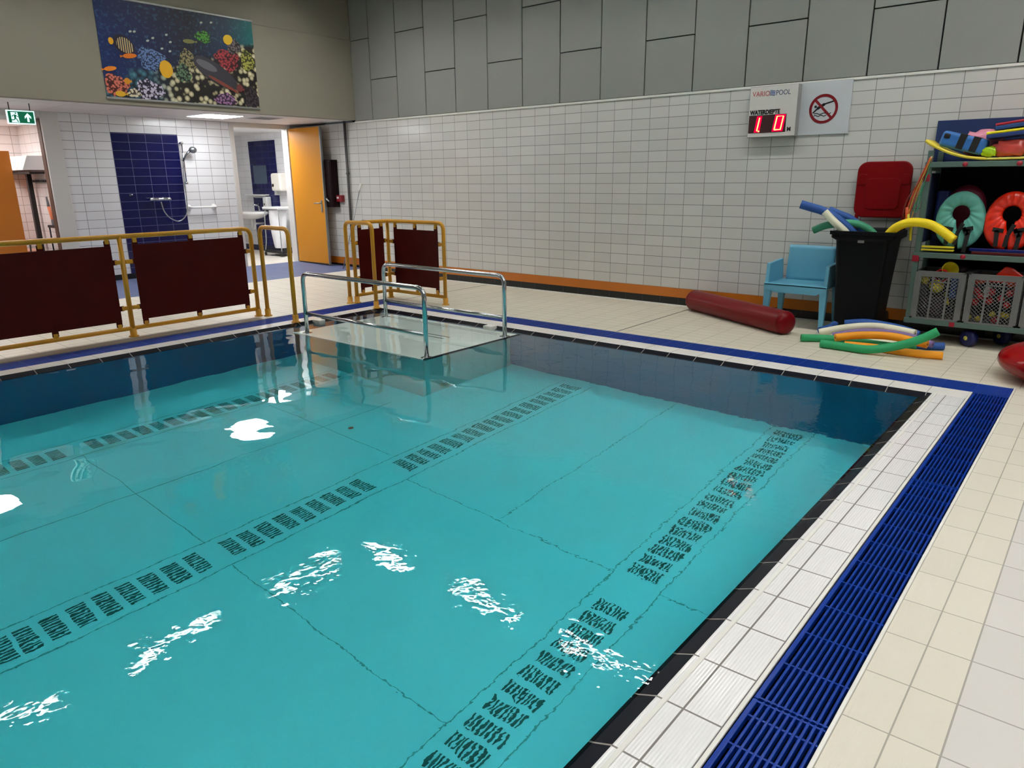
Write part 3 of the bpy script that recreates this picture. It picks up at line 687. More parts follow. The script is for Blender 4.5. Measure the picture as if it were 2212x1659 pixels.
MB().tube([(-.06,-.025,.14), (.02,-.03,-.04)], .022, 10).build('handle', C('salmon plastic', (240,140,96), .5), t)
MB().tube([(.02,-.03,-.04), (.05,-.03,-.14)], [.025,.03], 10).build('tip', C('grey plastic', (110,110,114), .5), t)
d = struct(MB().box((-11.28,-3.2,.25), (-11.24,-1.985,1.925), .004).build('door_2', C('orange door', (196,116,30), .42)), 'orange cubicle door in the changing room')
MB().box((-11.27,-3.3,.085), (-11.25,-3.2,2.2)).build('hinge_post', M_alu, d)

# ------------------------------------------------------------ signs and mural
M_sign = C('sign white', (196,200,204), .35); M_black = C('print black', (10,10,11), .5); M_sred = C('sign red', (128,8,22), .45)
t = thing('depth_display', 'white box display reading water depth in glowing red digits', 'display', (-2.13,YW,2.13))
FW, FZ0, FZ1, FD = .246, -.245, .245, -.10
MB().box((-.252,-.092,FZ0-.006), (.252,-.001,FZ1+.006), .004).build('case', C('case grey', (150,150,148), .4), t)
MB().box((-FW,FD,FZ0), (FW,-.092,FZ1), .003).build('front', C('display white', (206,204,198), .4), t)
MB().box((-FW+.006,FD-.002,-.205), (.150,FD,-.03)).build('window', C('display window', (70,46,46), .25), t)
M_led = M_glow('led', (1,.30,.06), 6.0); M_halo = M_glow('led glow', (1,.0,.05), 1.0)
def seg(b, pts, r):
    b.tube([(x, FD-.004, z) for x, z in pts], r, 8)
dg = ([[(-.148,-.185), (-.125,-.055)]], [[(.035,-.18), (.057,-.05), (.122,-.05), (.1,-.18), (.035,-.18)]])
for nm, r_, m_ in (('digit', .0062, M_led),):
    for pl in dg:
        b = MB()
        for pts in pl: seg(b, pts, r_)
        b.build(nm, m_, t)
MB().ball((-.128,FD-.004,-.188), .008, n=10).build('decimal_point', M_led, t)
for q in ([(-.178,-.2), (-.155,-.04), (-.10,-.04), (-.118,-.2)], [(.01,-.197), (.036,-.034), (.145,-.034), (.122,-.197)]):
    MB().prism(q, 'Y', FD-.0035, FD-.002).build('digit_glow', M_halo, t)
R0 = (PI/2, 0, 0)
word('WATERDIEPTE', .058, M_black, t, (-.232,FD-.0005,-.022), R0, 'lettering', .0034, sx=.82)
word('M', .05, M_black, t, (.165,FD-.0005,-.196), R0, 'lettering', .003)
word('VARIO', .068, C('logo red', (176,70,72), .5), t, (-.222,FD-.0005,.155), R0, 'logo', sx=.92)
word('POOL', .068, C('logo blue', (36,46,92), .5), t, (.022,FD-.0005,.155), R0, 'logo', sx=.84)
b = MB()
for k in range(4):
    b.tube([(-.038+.053*i/8, FD-.001, .158+.014*k+.004*math.sin(i/8*2*PI)) for i in range(9)], .003, 6)
b.build('logo_waves', C('logo wave blue', (46,96,168), .5), t)
t = thing('no_diving_sign', 'square sign forbidding diving, red ring over a black diver', 'sign', (-1.639,YW-.012,2.138))
MB().box((-.246,-.004,-.25), (.246,.01,.25), .002).build('plate', M_sign, t)
b = MB()
for i in range(48):
    a0, a1 = 2*PI*i/48, 2*PI*(i+1)/48
    p = lambda r, a: (r*math.cos(a)-.008, -.0062, r*math.sin(a)-.008)
    b.quad(p(.113,a0), p(.139,a0), p(.139,a1), p(.113,a1))
b.build('ring', M_sred, t, solid=.0012)
def stroke(b, pts, w, y=-.0052):
    for p, q in zip(pts, pts[1:]):
        p, q = Vector((p[0]-.008,p[1]-.008)), Vector((q[0]-.008,q[1]-.008)); d_ = (q-p).normalized(); n_ = Vector((-d_.y,d_.x))*w; e_ = d_*w*.3
        b.prism([tuple(p-e_+n_), tuple(p-e_-n_), tuple(q+e_-n_), tuple(q+e_+n_)], 'Y', y, y+.0012)
b = MB(); stroke(b, [(-.089,.090), (.086,-.092)], .012, -.0064); b.build('diagonal_bar', M_sred, t)
b = MB(); stroke(b, [(-.099,-.034), (-.054,.008)], .0075); stroke(b, [(-.058,.006), (.004,.042)], .0135); stroke(b, [(.0,.042), (.097,.068)], .0075); b.lathe([(0,-.0052),(.0125,-.0052),(.0125,-.004)], 18, 'Y', at=(-.0865,0,.016))
b.build('diver', M_black, t)
b = MB()
for z, x1 in ((-.045,.075), (-.064,.03)): stroke(b, [(-.088+(x1+.088)*i/14, z+.0055*math.sin(i*.95)) for i in range(15)], .0042)
b.build('waves', M_black, t)

def reef_mat(name, kind):
    m, nt, bs = nodes_of(name); N = nt.nodes; L = nt.links
    tc = N.new('ShaderNodeTexCoord')
    def ramp(src, stops):
        r = N.new('ShaderNodeValToRGB'); e_ = r.color_ramp.elements
        while len(e_) < len(stops): e_.new(.5)
        for q, (p_, c_) in zip(e_, stops): q.position = p_; q.color = lin(c_)
        L.new(src, r.inputs[0]); return r
    if kind == 'backdrop':
        s = N.new('ShaderNodeSeparateXYZ'); L.new(tc.outputs['Object'], s.inputs[0])
        n = N.new('ShaderNodeTexNoise'); n.inputs['Scale'].default_value = 3; n.inputs['Detail'].default_value = 6; L.new(tc.outputs['Object'], n.inputs['Vector'])
        v = N.new('ShaderNodeTexVoronoi'); v.inputs['Scale'].default_value = 14; L.new(tc.outputs['Object'], v.inputs['Vector'])
        n2 = N.new('ShaderNodeTexNoise'); n2.inputs['Scale'].default_value = 26; n2.inputs['Detail'].default_value = 4; L.new(tc.outputs['Object'], n2.inputs['Vector'])
        mr = N.new('ShaderNodeMapRange'); mr.inputs[1].default_value = -1.04; mr.inputs[2].default_value = 1.04; L.new(s.outputs[1], mr.inputs[0])
        sea = ramp(mr.outputs[0], [(0,(4,34,92)), (.25,(2,20,74)), (.55,(0,5,34)), (.8,(6,44,74)), (1,(20,104,104))])
        mx = N.new('ShaderNodeMix'); mx.data_type = 'RGBA'; sp = ramp(n2.outputs['Fac'], [(.55,(0,0,0)), (.75,(60,110,140))])
        mx.blend_type = 'ADD'; mx.inputs[0].default_value = .5; L.new(sea.outputs[0], mx.inputs[6]); L.new(sp.outputs[0], mx.inputs[7])
        cor = ramp(v.outputs['Distance'], [(.05,(226,220,190)), (.40,(170,160,124)), (.56,(20,17,12))])
        cor2 = ramp(v.outputs['Distance'], [(.05,(80,140,150)), (.5,(26,70,92)), (.7,(6,20,34))])
        cm = N.new('ShaderNodeMix'); cm.data_type = 'RGBA'
        cr = ramp(mr.outputs[0], [(.28,(0,0,0)), (.42,(255,255,255))]); L.new(cr.outputs[0], cm.inputs[0]); L.new(cor2.outputs[0], cm.inputs[6]); L.new(cor.outputs[0], cm.inputs[7])
        # reef line rises to the right
        ad = N.new('ShaderNodeMath'); ad.operation = 'MULTIPLY_ADD'; ad.inputs[1].default_value = -.30; L.new(s.outputs[1], ad.inputs[0]); L.new(s.outputs[2], ad.inputs[2])
        a2 = N.new('ShaderNodeMath'); a2.operation = 'MULTIPLY_ADD'; a2.inputs[1].default_value = .42; L.new(n.outputs['Fac'], a2.inputs[0]); L.new(ad.outputs[0], a2.inputs[2])
        st = ramp(a2.outputs[0], [(.10,(0,0,0)), (.16,(255,255,255))])
        fm = N.new('ShaderNodeMix'); fm.data_type = 'RGBA'; L.new(st.outputs[0], fm.inputs[0]); L.new(cm.outputs[2], fm.inputs[6]); L.new(mx.outputs[2], fm.inputs[7]); L.new(fm.outputs[2], bs.inputs['Base Color'])
    elif kind[0] == 'coral':
        v = N.new('ShaderNodeTexVoronoi'); v.inputs['Scale'].default_value = kind[3]; L.new(tc.outputs['Object'], v.inputs['Vector'])
        r = ramp(v.outputs['Distance'], [(.15,kind[1]), (.45,kind[1]), (.6,kind[2])]); L.new(r.outputs[0], bs.inputs['Base Color'])
    elif kind[0] == 'stripes':
        w_ = N.new('ShaderNodeTexWave'); w_.bands_direction = 'Y'; w_.inputs['Scale'].default_value = kind[3]; w_.inputs['Distortion'].default_value = 1; L.new(tc.outputs['Object'], w_.inputs['Vector'])
        r = ramp(w_.outputs['Fac'], [(.4,kind[1]), (.6,kind[2])]); L.new(r.outputs[0], bs.inputs['Base Color'])
    bs.inputs['Roughness'].default_value = .4; return m
t = thing('reef_mural', 'wide printed reef banner with fish and corals above the passage', 'picture', (XF,-.4975,3.055))
MB().box((.001,-1.037,-.565), (.010,1.037,.565)).build('print', reef_mat('reef print', 'backdrop'), t)
for z in (-.57, .57): MB().box((.0,-1.045,z-.012), (.02,1.045,z+.012), .003).build('rail', M_alu, t)
LY = [.0105]
def blob(nm, m, cy_, cz, ry, rz, seed=0, wob=.12, n=36, ang=0):
    LY[0] += .0003; rnd = random.Random(seed); ph = [rnd.random()*6 for _ in range(3)]
    P_ = []
    for i in range(n):
        a = 2*PI*i/n; k = 1+wob*(math.sin(3*a+ph[0])+.6*math.sin(7*a+ph[1])+.4*math.sin(11*a+ph[2]))
        u, v = ry*k*math.cos(a), rz*k*math.sin(a); P_.append((cy_+.4975+u*math.cos(ang)-v*math.sin(ang), cz-3.055+u*math.sin(ang)+v*math.cos(ang)))
    P_ = [(max(-1.03,min(1.03,y)), max(-.556,min(.556,z))) for y, z in P_]
    return MB().prism(P_, 'X', LY[0]-.0005, LY[0]).build(nm, m, t)
def coral(cy_, cz, ry, rz, c1, c2, s, seed): return blob('coral', reef_mat('coral print', ('coral', c1, c2, s)), cy_, cz, ry, rz, seed)
coral(-.93,2.98,.17,.13, (96,124,176), (20,34,70), 44, 1); coral(.12,3.09,.17,.14, (160,50,58), (54,8,14), 34, 2)
coral(-1.0,2.61,.17,.125, (192,184,206), (24,16,40), 30, 3); coral(-1.41,2.64,.15,.12, (206,110,90), (70,20,20), 34, 4)
coral(.03,2.575,.16,.075, (150,110,150), (44,16,48), 34, 5); coral(-.2,3.33,.105,.075, (70,150,40), (14,50,14), 40, 6)
coral(.42,3.1,.11,.13, (160,160,70), (50,54,16), 34, 7); coral(.22,3.27,.10,.10, (110,100,100), (26,26,30), 34, 8); coral(-.45,3.02,.12,.12, (140,130,90), (30,30,20), 34, 9)
coral(-.53,2.85,.1,.11, (90,120,90), (14,24,18), 34, 10); coral(.42,2.62,.12,.14, (60,50,56), (14,10,14), 34, 11); coral(-1.2,2.56,.08,.05, (214,206,180), (70,60,50), 34, 12)
def fishp(nm, col, cy_, cz, ry, rz, ang=0, tail=1, m=None):
    mm = m or C('fish '+nm+str(col), col, .4)
    blob(nm, mm, cy_, cz, ry, rz, 3, .015, ang=ang)
    if tail:
        LY[0] += .0003; c, s_ = math.cos(ang), math.sin(ang); q = [(ry*.85*tail,0), (ry*1.4*tail,rz*.55), (ry*1.4*tail,-rz*.55)]
        MB().prism([(cy_+.4975+u*c-v*s_, max(-.556,cz-3.055+u*s_+v*c)) for u, v in q], 'X', LY[0]-.0004, LY[0]).build('fish_tail', mm, t)
fishp('fish', (30,20,44), -1.245, 3.11, .135, .10, -.5, 0); fishp('fish', 0, -1.235, 3.105, .105, .082, -.5, 0, reef_mat('striped fish print', ('stripes', (206,180,130), (20,20,34), 12)))
fishp('fish', (222,160,20), -1.395, 3.135, .03, .04, 0, 0)
fishp('fish', (226,120,20), -1.195, 2.99, .085, .028, .15, -1); fishp('fish', (232,130,24), -1.45, 2.82, .075, .026, .2, -1)
fishp('fish', (224,168,20), -.757, 2.88, .085, .105, 0, 0); fishp('fish', (224,180,20), .15, 3.34, .07, .06, .5, 0); fishp('fish', (214,164,30), -1.37, 2.541, .062, .034, 0, 1); fishp('fish', (214,140,20), -1.268, 2.694, .038, .036)
fishp('fish', (52,50,58), -.08, 2.90, .335, .125, -.48, 0); fishp('fish', (120,56,44), .02, 2.765, .235, .022, -.42, 0); fishp('fish', (110,50,46), .255, 2.735, .05, .05, -.3, 1); fishp('fish', (98,98,104), -.2, 2.98, .15, .05, -.35, 0)
fishp('fish', (120,120,60), -.41, 3.25, .08, .026, .05, 1)
for y, z in ((-1.15,3.27), (-1.1,3.275), (-.88,3.23), (-.7,3.29), (-.78,3.12), (-.66,3.21), (-.68,3.1), (-.21,3.5), (-.07,3.52), (-.95,3.19)): fishp('fish', (170,180,170), y, z, .02, .012, .4, 0)

# ------------------------------------------------------------ red roll, chair, bin
M_redv = C('red vinyl', (112,4,12), .32, spec=.22)
p, q = Vector((-2.885,2.115,.117)), Vector((-1.475,1.325,.117)); r = .116
t = thing('red_roll', 'long dark red foam roll lying on the deck before the chair', 'roll', (0,0,0))
d_ = (q-p).normalized(); L_ = (q-p).length; prof = [(0,0)]+[(r*math.sin(a*PI/14)**.7, .07*(1-math.cos(a*PI/14))) for a in range(1,8)]
pr = [(rr, h) for rr, h in prof]+[(rr, L_-h) for rr, h in prof[::-1]]
rollm = MB().lathe(pr, 36, 'X'); rollm.xf(Matrix.Translation(p) @ Vector((1,0,0)).rotation_difference(d_).to_matrix().to_4x4()); rollm.build('cover', M_redv, t)
wl = MB()
for off in (.07, L_-.07): wl.tube([tuple(p+d_*off+Vector((-d_.y,d_.x,0))*r*1.0*math.cos(a*PI/16)+Vector((0,0,1))*r*1.0*math.sin(a*PI/16)) for a in range(32)], .0025, 6, closed=True)
wl.build('seam', C('red seam', (84,5,11), .35), t)
M_chair = C('sky blue plastic', (104,174,200), .38)
t = thing('armchair', 'sky blue plastic armchair against the tiled wall beside the black bin', 'chair', (-1.585,1.95,0))
sx = .31
for x, y, tx, ty in ((-1,-1,-.012,-.02), (1,-1,.012,-.02), (-1,1,-.01,.02), (1,1,.01,.02)):
    b = MB(); cx_, cy_ = x*(sx-.035), (-.205 if y < 0 else .2)
    for k in range(1):
        T0 = [(cx_-.035,cy_-.03,.40), (cx_+.035,cy_-.03,.40), (cx_+.035,cy_+.03,.40), (cx_-.035,cy_+.03,.40)]
        B0 = [(cx_+tx-.019,cy_+ty-.016,0), (cx_+tx+.019,cy_+ty-.016,0), (cx_+tx+.019,cy_+ty+.016,0), (cx_+tx-.019,cy_+ty+.016,0)]
        for i in range(4): b.quad(T0[i], T0[(i+1) % 4], B0[(i+1) % 4], B0[i])
        b.quad(*T0); b.quad(*B0)
    bmesh.ops.remove_doubles(b.bm, verts=b.bm.verts, dist=1e-5); b.build('leg', M_chair, t)
b = MB().prism([(-sx,.435), (sx,.435), (sx,.375), (sx-.07,.368), (sx-.10,.35), (-sx+.10,.35), (-sx+.07,.368), (-sx,.375)], 'Y', -.245, -.215); b.box((-sx,-.245,.415), (sx,.22,.44), .008); b.build('seat', M_chair, t)
for s_ in (-1, 1):
    MB().prism([(-.235,.43), (-.215,.635), (.16,.655), (.2,.43)], 'X', s_*.29-.018, s_*.29+.018, bev=.006).build('armrest', M_chair, t)
def bk(u, v): return (-.235+.47*u*1, .165+.045*v+.02*(1-(2*u-1)**2), .43+.365*v)
MB().grid(bk, 14, 10).build('backrest', M_chair, t, solid=.022)
M_bin = C('black bin plastic', (6,7,10), .5, spec=.2); M_lid = C('red bin lid', (124,1,5), .45, spec=.2)
t = thing('wheelie_bin', 'black wheelie bin with open red lid holding pool noodles', 'bin', (-.995,1.89,0))
def shell(hw, hd, r_, z): return [(x, y, z) for x, y in rrect(-hw, -hd, hw, hd, r_, 5)]
b = MB(); lv = [(.178,.20,.05,.02), (.185,.21,.05,.06), (.205,.235,.045,.5), (.228,.255,.04,.86), (.232,.258,.04,.90), (.275,.27,.04,.925), (.275,.27,.04,.985), (.262,.257,.035,.985), (.215,.24,.035,.93), (.175,.195,.04,.07)]
rg = [[b.bm.verts.new(v) for v in shell(*l)] for l in lv]
for A_, B_ in zip(rg, rg[1:]):
    for i in range(len(A_)): b.bm.faces.new((A_[i], A_[(i+1) % len(A_)], B_[(i+1) % len(A_)], B_[i]))
b.bm.faces.new(rg[0][::-1]); b.bm.faces.new(rg[-1]); b.build('body', M_bin, t)
MB().box((-.282,-.278,.955), (.282,-.262,.99), .004).build('rim_lip', M_bin, t)
MB().box((-.03,-.2625,.885), (.025,-.255,.91)).build('label', C('grey sticker', (130,130,128), .6), t)
MB().tube([(-.24,.29,.98), (.24,.29,.98)], .016, 12).build('hinge_bar', M_bin, t)
for x in (-.17, .17): MB().lathe([(0,-.02),(.1,-.02),(.1,.02),(0,.02)], 24, 'X', at=(x,.235,.1)).build('wheel', M_blk, t)
for x in (-.21, .21): MB().box((x-.014,.27,.97), (x+.014,.3,1.12), .004).build('lid_arm', M_lid, t)
b = MB(); o1 = rrect(-.243,1.09,.243,1.615,.09,6); b.prism(o1, 'Y', .27, .30, bev=.010)
o2 = rrect(-.155,1.17,.155,1.46,.05,5); lidb = b.build('lid', M_lid, t)
MB().prism(o2, 'Y', .262, .272, bev=.004).build('lid_panel', M_lid, lidb)
for x in (-.19, .19): MB().prism(rrect(x-.04,1.40,x+.04,1.50,.02,4), 'Y', .264, .272, bev=.003).build('lid_boss', M_lid, lidb)

# ------------------------------------------------------------ pool noodles
NC = {'blue': C('noodle blue', (34,84,158), .6, bump=.15, bscale=120), 'white': C('noodle white', (232,230,204), .6, bump=.15, bscale=120), 'green': C('noodle green', (34,160,98), .6, bump=.15, bscale=120),
      'sea': C('noodle sea green', (58,150,112), .6, bump=.15, bscale=120), 'yellow': C('noodle yellow', (244,214,8), .55, bump=.15, bscale=120), 'orange': C('noodle orange', (246,160,14), .6, bump=.15, bscale=120), 'purple': C('noodle mauve', (132,108,160), .6, bump=.15, bscale=120)}
M_core = C('noodle core', (30,40,40), .8)
def noodle(pts, col, label, r_=.033, g='loose pool noodles on the deck'):
    P_ = curve(pts, 40); b = MB().tube(P_, r_, 18)
    m2 = bpy.data.materials.get('noodle core')
    t = b.build('pool_noodle', NC[col]); tag(t, label, 'pool noodle', g)
    for e_, nx in ((P_[0], P_[1]), (P_[-1], P_[-2])):
        d_ = (e_-nx).normalized()
        MB().tube([e_-d_*.004, e_+d_*.0012], .009, 10).build('core', M_core, t)
    return t
gb = 'noodles sticking out of the bin'
noodle([(-1.588,1.66,1.225), (-1.49,1.69,1.195), (-1.383,1.73,1.158), (-1.243,1.76,1.075), (-1.10,1.82,.93), (-1.02,1.86,.7)], 'blue', 'blue noodle reaching far left out of the bin', .040, gb)
noodle([(-1.40,1.93,1.165), (-1.308,1.94,1.128), (-1.193,1.95,1.08), (-1.07,1.96,.98), (-.98,1.97,.8)], 'blue', 'blue noodle lying behind the white one in the bin', .036, gb)
noodle([(-1.358,1.66,1.158), (-1.267,1.67,1.071), (-1.15,1.70,.96), (-1.05,1.74,.8)], 'white', 'white noodle slanting out of the bin in front of blue ones', .034, gb)
noodle([(-1.487,1.80,.972), (-1.39,1.80,1.018), (-1.289,1.80,1.04), (-1.168,1.81,1.052), (-1.05,1.82,1.03), (-.93,1.84,.93), (-.88,1.86,.7)], 'sea', 'sea green noodle arching over the left rim of the bin', .034, gb)
noodle([(-.84,1.72,.86), (-.77,1.69,.99), (-.68,1.66,1.06), (-.574,1.64,1.085), (-.447,1.62,1.068), (-.341,1.61,1.012), (-.25,1.60,.945)], 'yellow', 'yellow noodle arching from the bin toward the shelf trolley', .039, gb)
noodle([(-1.262,1.575,.037), (-1.20,1.68,.06), (-1.15,1.70,.10), (-1.10,1.72,.125)], 'blue', 'short blue noodle end in front of the chair leg', .031)
noodle([(-1.05,1.625,.125), (-.88,1.635,.152), (-.72,1.66,.142), (-.56,1.685,.118), (-.42,1.68,.085)], 'blue', 'blue noodle at the back of the pile below the trolley', .033)
noodle([(-1.235,1.478,.036), (-1.05,1.53,.09), (-.86,1.56,.128), (-.68,1.55,.14), (-.42,1.50,.125)], 'white', 'white noodle arching on top of the pile', .035)
noodle([(-1.09,1.40,.036), (-.88,1.46,.09), (-.70,1.48,.105), (-.48,1.47,.10), (-.26,1.42,.06)], 'purple', 'mauve noodle between the white and orange ones', .030)
noodle([(-1.296,1.141,.035), (-1.155,1.215,.036), (-.99,1.27,.036), (-.80,1.27,.036), (-.55,1.25,.036), (-.36,1.29,.036)], 'green', 'green noodle with split left end behind the front one', .034)
noodle([(-.98,1.09,.085), (-.86,1.17,.105), (-.70,1.20,.125), (-.52,1.21,.13), (-.26,1.17,.105)], 'orange', 'orange noodle arching over the green noodles', .034)
noodle([(-.90,1.10,.030), (-.70,1.13,.03), (-.52,1.11,.031), (-.32,1.10,.032), (-.13,1.135,.034)], 'orange', 'orange noodle flat on the deck with ragged right end', .0335)
noodle([(-.78,1.36,.034), (-.58,1.37,.034), (-.40,1.385,.034)], 'white', 'short white noodle under the orange arch', .032)
noodle([(-1.07,.995,.037), (-.90,.985,.037), (-.68,.965,.042), (-.52,1.0,.075), (-.38,1.03,.125), (-.27,1.05,.185), (-.18,1.07,.245)], 'green', 'green noodle in front with raised right end', .036)
noodle([(-.40,1.45,.036), (-.30,1.47,.036), (-.185,1.515,.038)], 'blue', 'short blue noodle end right of the pile', .032)

# ------------------------------------------------------------ shelf trolley and what it carries
M_post = C('trolley grey green', (82,106,98), .5); M_tb = C('trolley board', (8,12,15), .7, spec=.1); M_rb = C('red end cap', (150,18,40), .45); M_bluep = C('blue back board', (22,46,96), .5)
TX0, TX1, TY0, TY1 = -.545, 1.15, 1.76, 2.2
t = thing('shelf_trolley', 'grey green shelf trolley full of swim aids', 'trolley', (.3,1.98,0))
def LT(m): return m.xf(Matrix.Translation((-.3,-1.98,0)))
for x in (TX0, TX1):
    for y in (TY0, TY1): LT(MB().box((x-.022,y-.022,.17), (x+.022,y+.022,1.69), .004)).build('post', M_post, t)
for z0, z1, nm in ((.175,.222,'bottom'), (.772,.818,'middle'), (1.548,1.594,'top')):
    LT(MB().box((TX0-.03,TY0-.03,z0), (TX1+.03,TY0+.015,z1), .004)).build('shelf_beam', M_post, t)
    LT(MB().box((TX0,TY0,z1-.015), (TX1,TY1,z1-.002))).build('shelf_board', M_tb, t)
for z0, z1 in ((.175,.222), (.772,.818), (1.52,1.58)): LT(MB().box((TX0-.02,TY0,z0), (TX0+.02,TY1,z1), .003)).build('side_beam', M_post, t)
LT(MB().box((-.61,TY1,1.55), (TX1,TY1+.02,1.96), .004)).build('back_board', M_bluep, t)
LT(MB().box((TX0+.022,TY1-.012,.2), (TX1,TY1,1.548))).build('back_board', M_tb, t)  # near-black board puts the unlit depth of the shelves into colour
LT(MB().box((TX0+.006,TY0+.06,.9), (TX0+.02,TY1-.02,1.5))).build('side_board', C('side board navy', (12,26,60), .6), t)
LT(MB().box((TX0-.03,TY0-.035,.735), (TX0+.024,TY0+.0,.79), .004)).build('end_cap', M_rb, t); LT(MB().box((TX0-.03,TY0-.03,1.43), (TX0+.02,TY0+.0,1.49), .004)).build('end_cap', M_rb, t)
for x, z in ((-.181,.797), (.32,.797), (.82,.797), (-.272,1.57), (.113,1.57), (.6,1.57)): LT(MB().lathe([(0,-.004),(.021,-.004),(.021,0)], 18, 'Y', at=(x,TY0-.03,z))).build('red_dot', M_rb, t)
LT(MB().box((-.205,TY0-.034,.178), (-.165,TY0-.028,.218))).build('end_cap', M_rb, t)
M_cast = C('castor blue', (10,20,84), .4)
for x, y in ((-.05,1.83), (.92,1.83), (.17,2.1), (.92,2.1)):
    RW = Matrix.Translation((x,y,.076)) @ Matrix.Rotation(.95 if x < .5 else .3, 4, 'Z')
    c = LT(MB().lathe([(0,-.035),(.055,-.035),(.075,-.025),(.075,.025),(.055,.035),(0,.035)], 24, 'X').xf(RW)).build('castor', M_cast, t)
    LT(MB().lathe([(.020,-.038),(.020,-.036),(.009,-.036),(.009,-.04),(0,-.04)], 14, 'X').xf(RW)).build('hub', C('hub yellow', (210,200,90), .5), c)
    LT(MB().box((x-.045,y-.02,.13), (x+.045,y+.02,.178))).build('fork', M_tb, c)
# crates
M_crate = C('crate grey', (112,114,113), .5)
def crate(x0, label):
    wd, z0, z1, y0, y1 = .395, .224, .652, 1.735, 2.12
    t = thing('crate', label, 'crate', (x0+wd/2, 1.93, z0), 0, 'grey lattice crates on the lower shelf')
    def K(m): return m.xf(Matrix.Translation((-x0-wd/2,-1.93,-z0)))
    K(MB().box((x0,y0,z0), (x0+wd,y1,z0+.01))).build('base', M_crate, t)
    x1 = x0+wd
    rim = MB()
    for a, c in (((x0,y0),(x1,y0+.012)), ((x0,y1-.012),(x1,y1)), ((x0,y0),(x0+.012,y1)), ((x1-.012,y0),(x1,y1))):
        rim.box((*a,z1-.045), (*c,z1)); rim.box((a[0]-.004,a[1]-.004,z1-.006), (c[0]+.004,c[1]+.004,z1+.004))
    K(rim).build('rim', M_crate, t)
    bf = MB()
    for a, c in (((x0,y0),(x1,y0+.012)), ((x0,y1-.012),(x1,y1)), ((x0,y0),(x0+.012,y1)), ((x1-.012,y0),(x1,y1))): bf.box((a[0]-.003,a[1]-.003,z0), (c[0]+.003,c[1]+.003,z0+.014))
    K(bf).build('bottom_frame', M_crate, t)
    for nm, y in (('front_lattice', y0+.004), ('rear_lattice', y1-.008)):
        b = MB(); xi0, xi1, zi0, zi1 = x0+.05, x1-.05, z0+.012, z1-.04
        for s_ in ((1, -1) if nm == 'front_lattice' else ()):
            for k in range(-30, 40):
                c_ = k*.031     # line z = s*x + c
                pts = []
                X_, Z_ = xi1-xi0, zi1-zi0
                for u in (0, X_):
                    v = s_*u+c_
                    if 0 <= v <= Z_: pts.append((u, v))
                for v in (0, Z_):
                    u = (v-c_)*s_
                    if 0 < u < X_: pts.append((u, v))
                if len(pts) == 2 and (Vector(pts[0])-Vector(pts[1])).length > .01:
                    b.tube([(xi0+pts[0][0],y,zi0+pts[0][1]), (xi0+pts[1][0],y,zi0+pts[1][1])], .0028, 4)
        b.box((x0,y-.006,z0), (x0+.05,y+.006,z1)); b.box((x1-.05,y-.006,z0), (x1,y+.006,z1))
        for f in (.36, .67): b.box((x0+wd*f-.008,y-.006,z0), (x0+wd*f+.008,y+.005,z1))
        b.box((x0+wd*.36,y-.006,z1-.092), (x0+wd*.67,y+.005,z1-.084))
        for f in (0, .024, .046): b.box((x0+f,y-.010,z0+.1), (x0+f+.004,y-.005,z1)); b.box((x1-f-.004,y-.010,z0+.1), (x1-f,y-.005,z1))
        K(b).build(nm, M_crate, t)
    for xx in (x0+.004, x1-.004):
        b = MB()
        for k in range(12): b.box((xx-.003,y0+.02+.031*k,z0), (xx+.003,y0+.026+.031*k,z1-.04))
        for k in range(12): b.box((xx-.003,y0,z0+.03*k), (xx+.003,y1,z0+.005+.03*k))
        K(b).build('side_lattice', M_crate, t)
    return t
crate(-.527, 'grey lattice crate with yellow cup and toys, left on the trolley'); crate(-.112, 'grey lattice crate with orange and red toys, middle of the trolley'); crate(.303, 'grey lattice crate cut by the right edge of the photo')
TC = {k: C('toy '+k, c, .35) for k, c in dict(yellow=(214,196,30), red=(200,28,34), orange=(236,66,24), blue=(40,84,146), green=(50,120,70), purple=(70,50,66), white=(206,196,196)).items()}
t = thing('toy_cup', 'yellow plastic cup tipped on its side over the left crate', 'cup', (-.30,1.86,.655), 0)
ob = MB().lathe([(.001,-.09),(.05,-.09),(.066,.06),(.07,.065),(.062,.062),(.046,-.08),(.001,-.08)], 24, 'Z').xf(Matrix.Rotation(math.radians(72), 4, 'X') @ Matrix.Rotation(0.0, 4, 'Z')).xf(Matrix.Rotation(math.radians(28), 4, 'Z')); ob.build('cup', TC['yellow'], t)
o = MB().ball((-.36,1.80,.52), .062).build('toy_ball', TC['yellow']); tag(o, 'big yellow ball behind the lattice of the left crate', 'ball')
o = MB().ball((-.46,1.80,.58), .04, .03, .055).build('toy_can', TC['yellow']); tag(o, 'yellow toy near the upper left corner of the left crate', 'toy')
o = MB().box((-.255,1.80,.42), (-.195,1.83,.62), .01).build('toy_paddle', TC['blue']); tag(o, 'blue paddle standing at the right of the left crate', 'toy')
o = MB().lathe([(.05,-.012),(.062,0),(.05,.012),(.038,0),(.05,-.012)], 24, 'Y', at=(-.33,1.785,.615)).build('toy_ring', TC['red']); tag(o, 'red dive ring below the yellow cup', 'ring')
o = MB().tube([(-.285,1.80,.47), (-.245,1.80,.36)], .012, 10).build('dive_stick', TC['yellow']); tag(o, 'thin yellow dive stick low in the left crate', 'toy')
o = MB().box((-.48,1.84,.24), (-.30,2.05,.42), .02).build('toy_block', TC['purple']); tag(o, 'dark toy block at the bottom of the left crate', 'toy')
o = MB().ball((-.22,1.99,.655), .07, .06, .05).build('toy_ball', TC['purple']); tag(o, 'dark brown ball behind the yellow cup', 'ball')
t = thing('toy_cone', 'shiny orange folded cone sticking up from the middle crate', 'toy', (.14,1.86,.58))
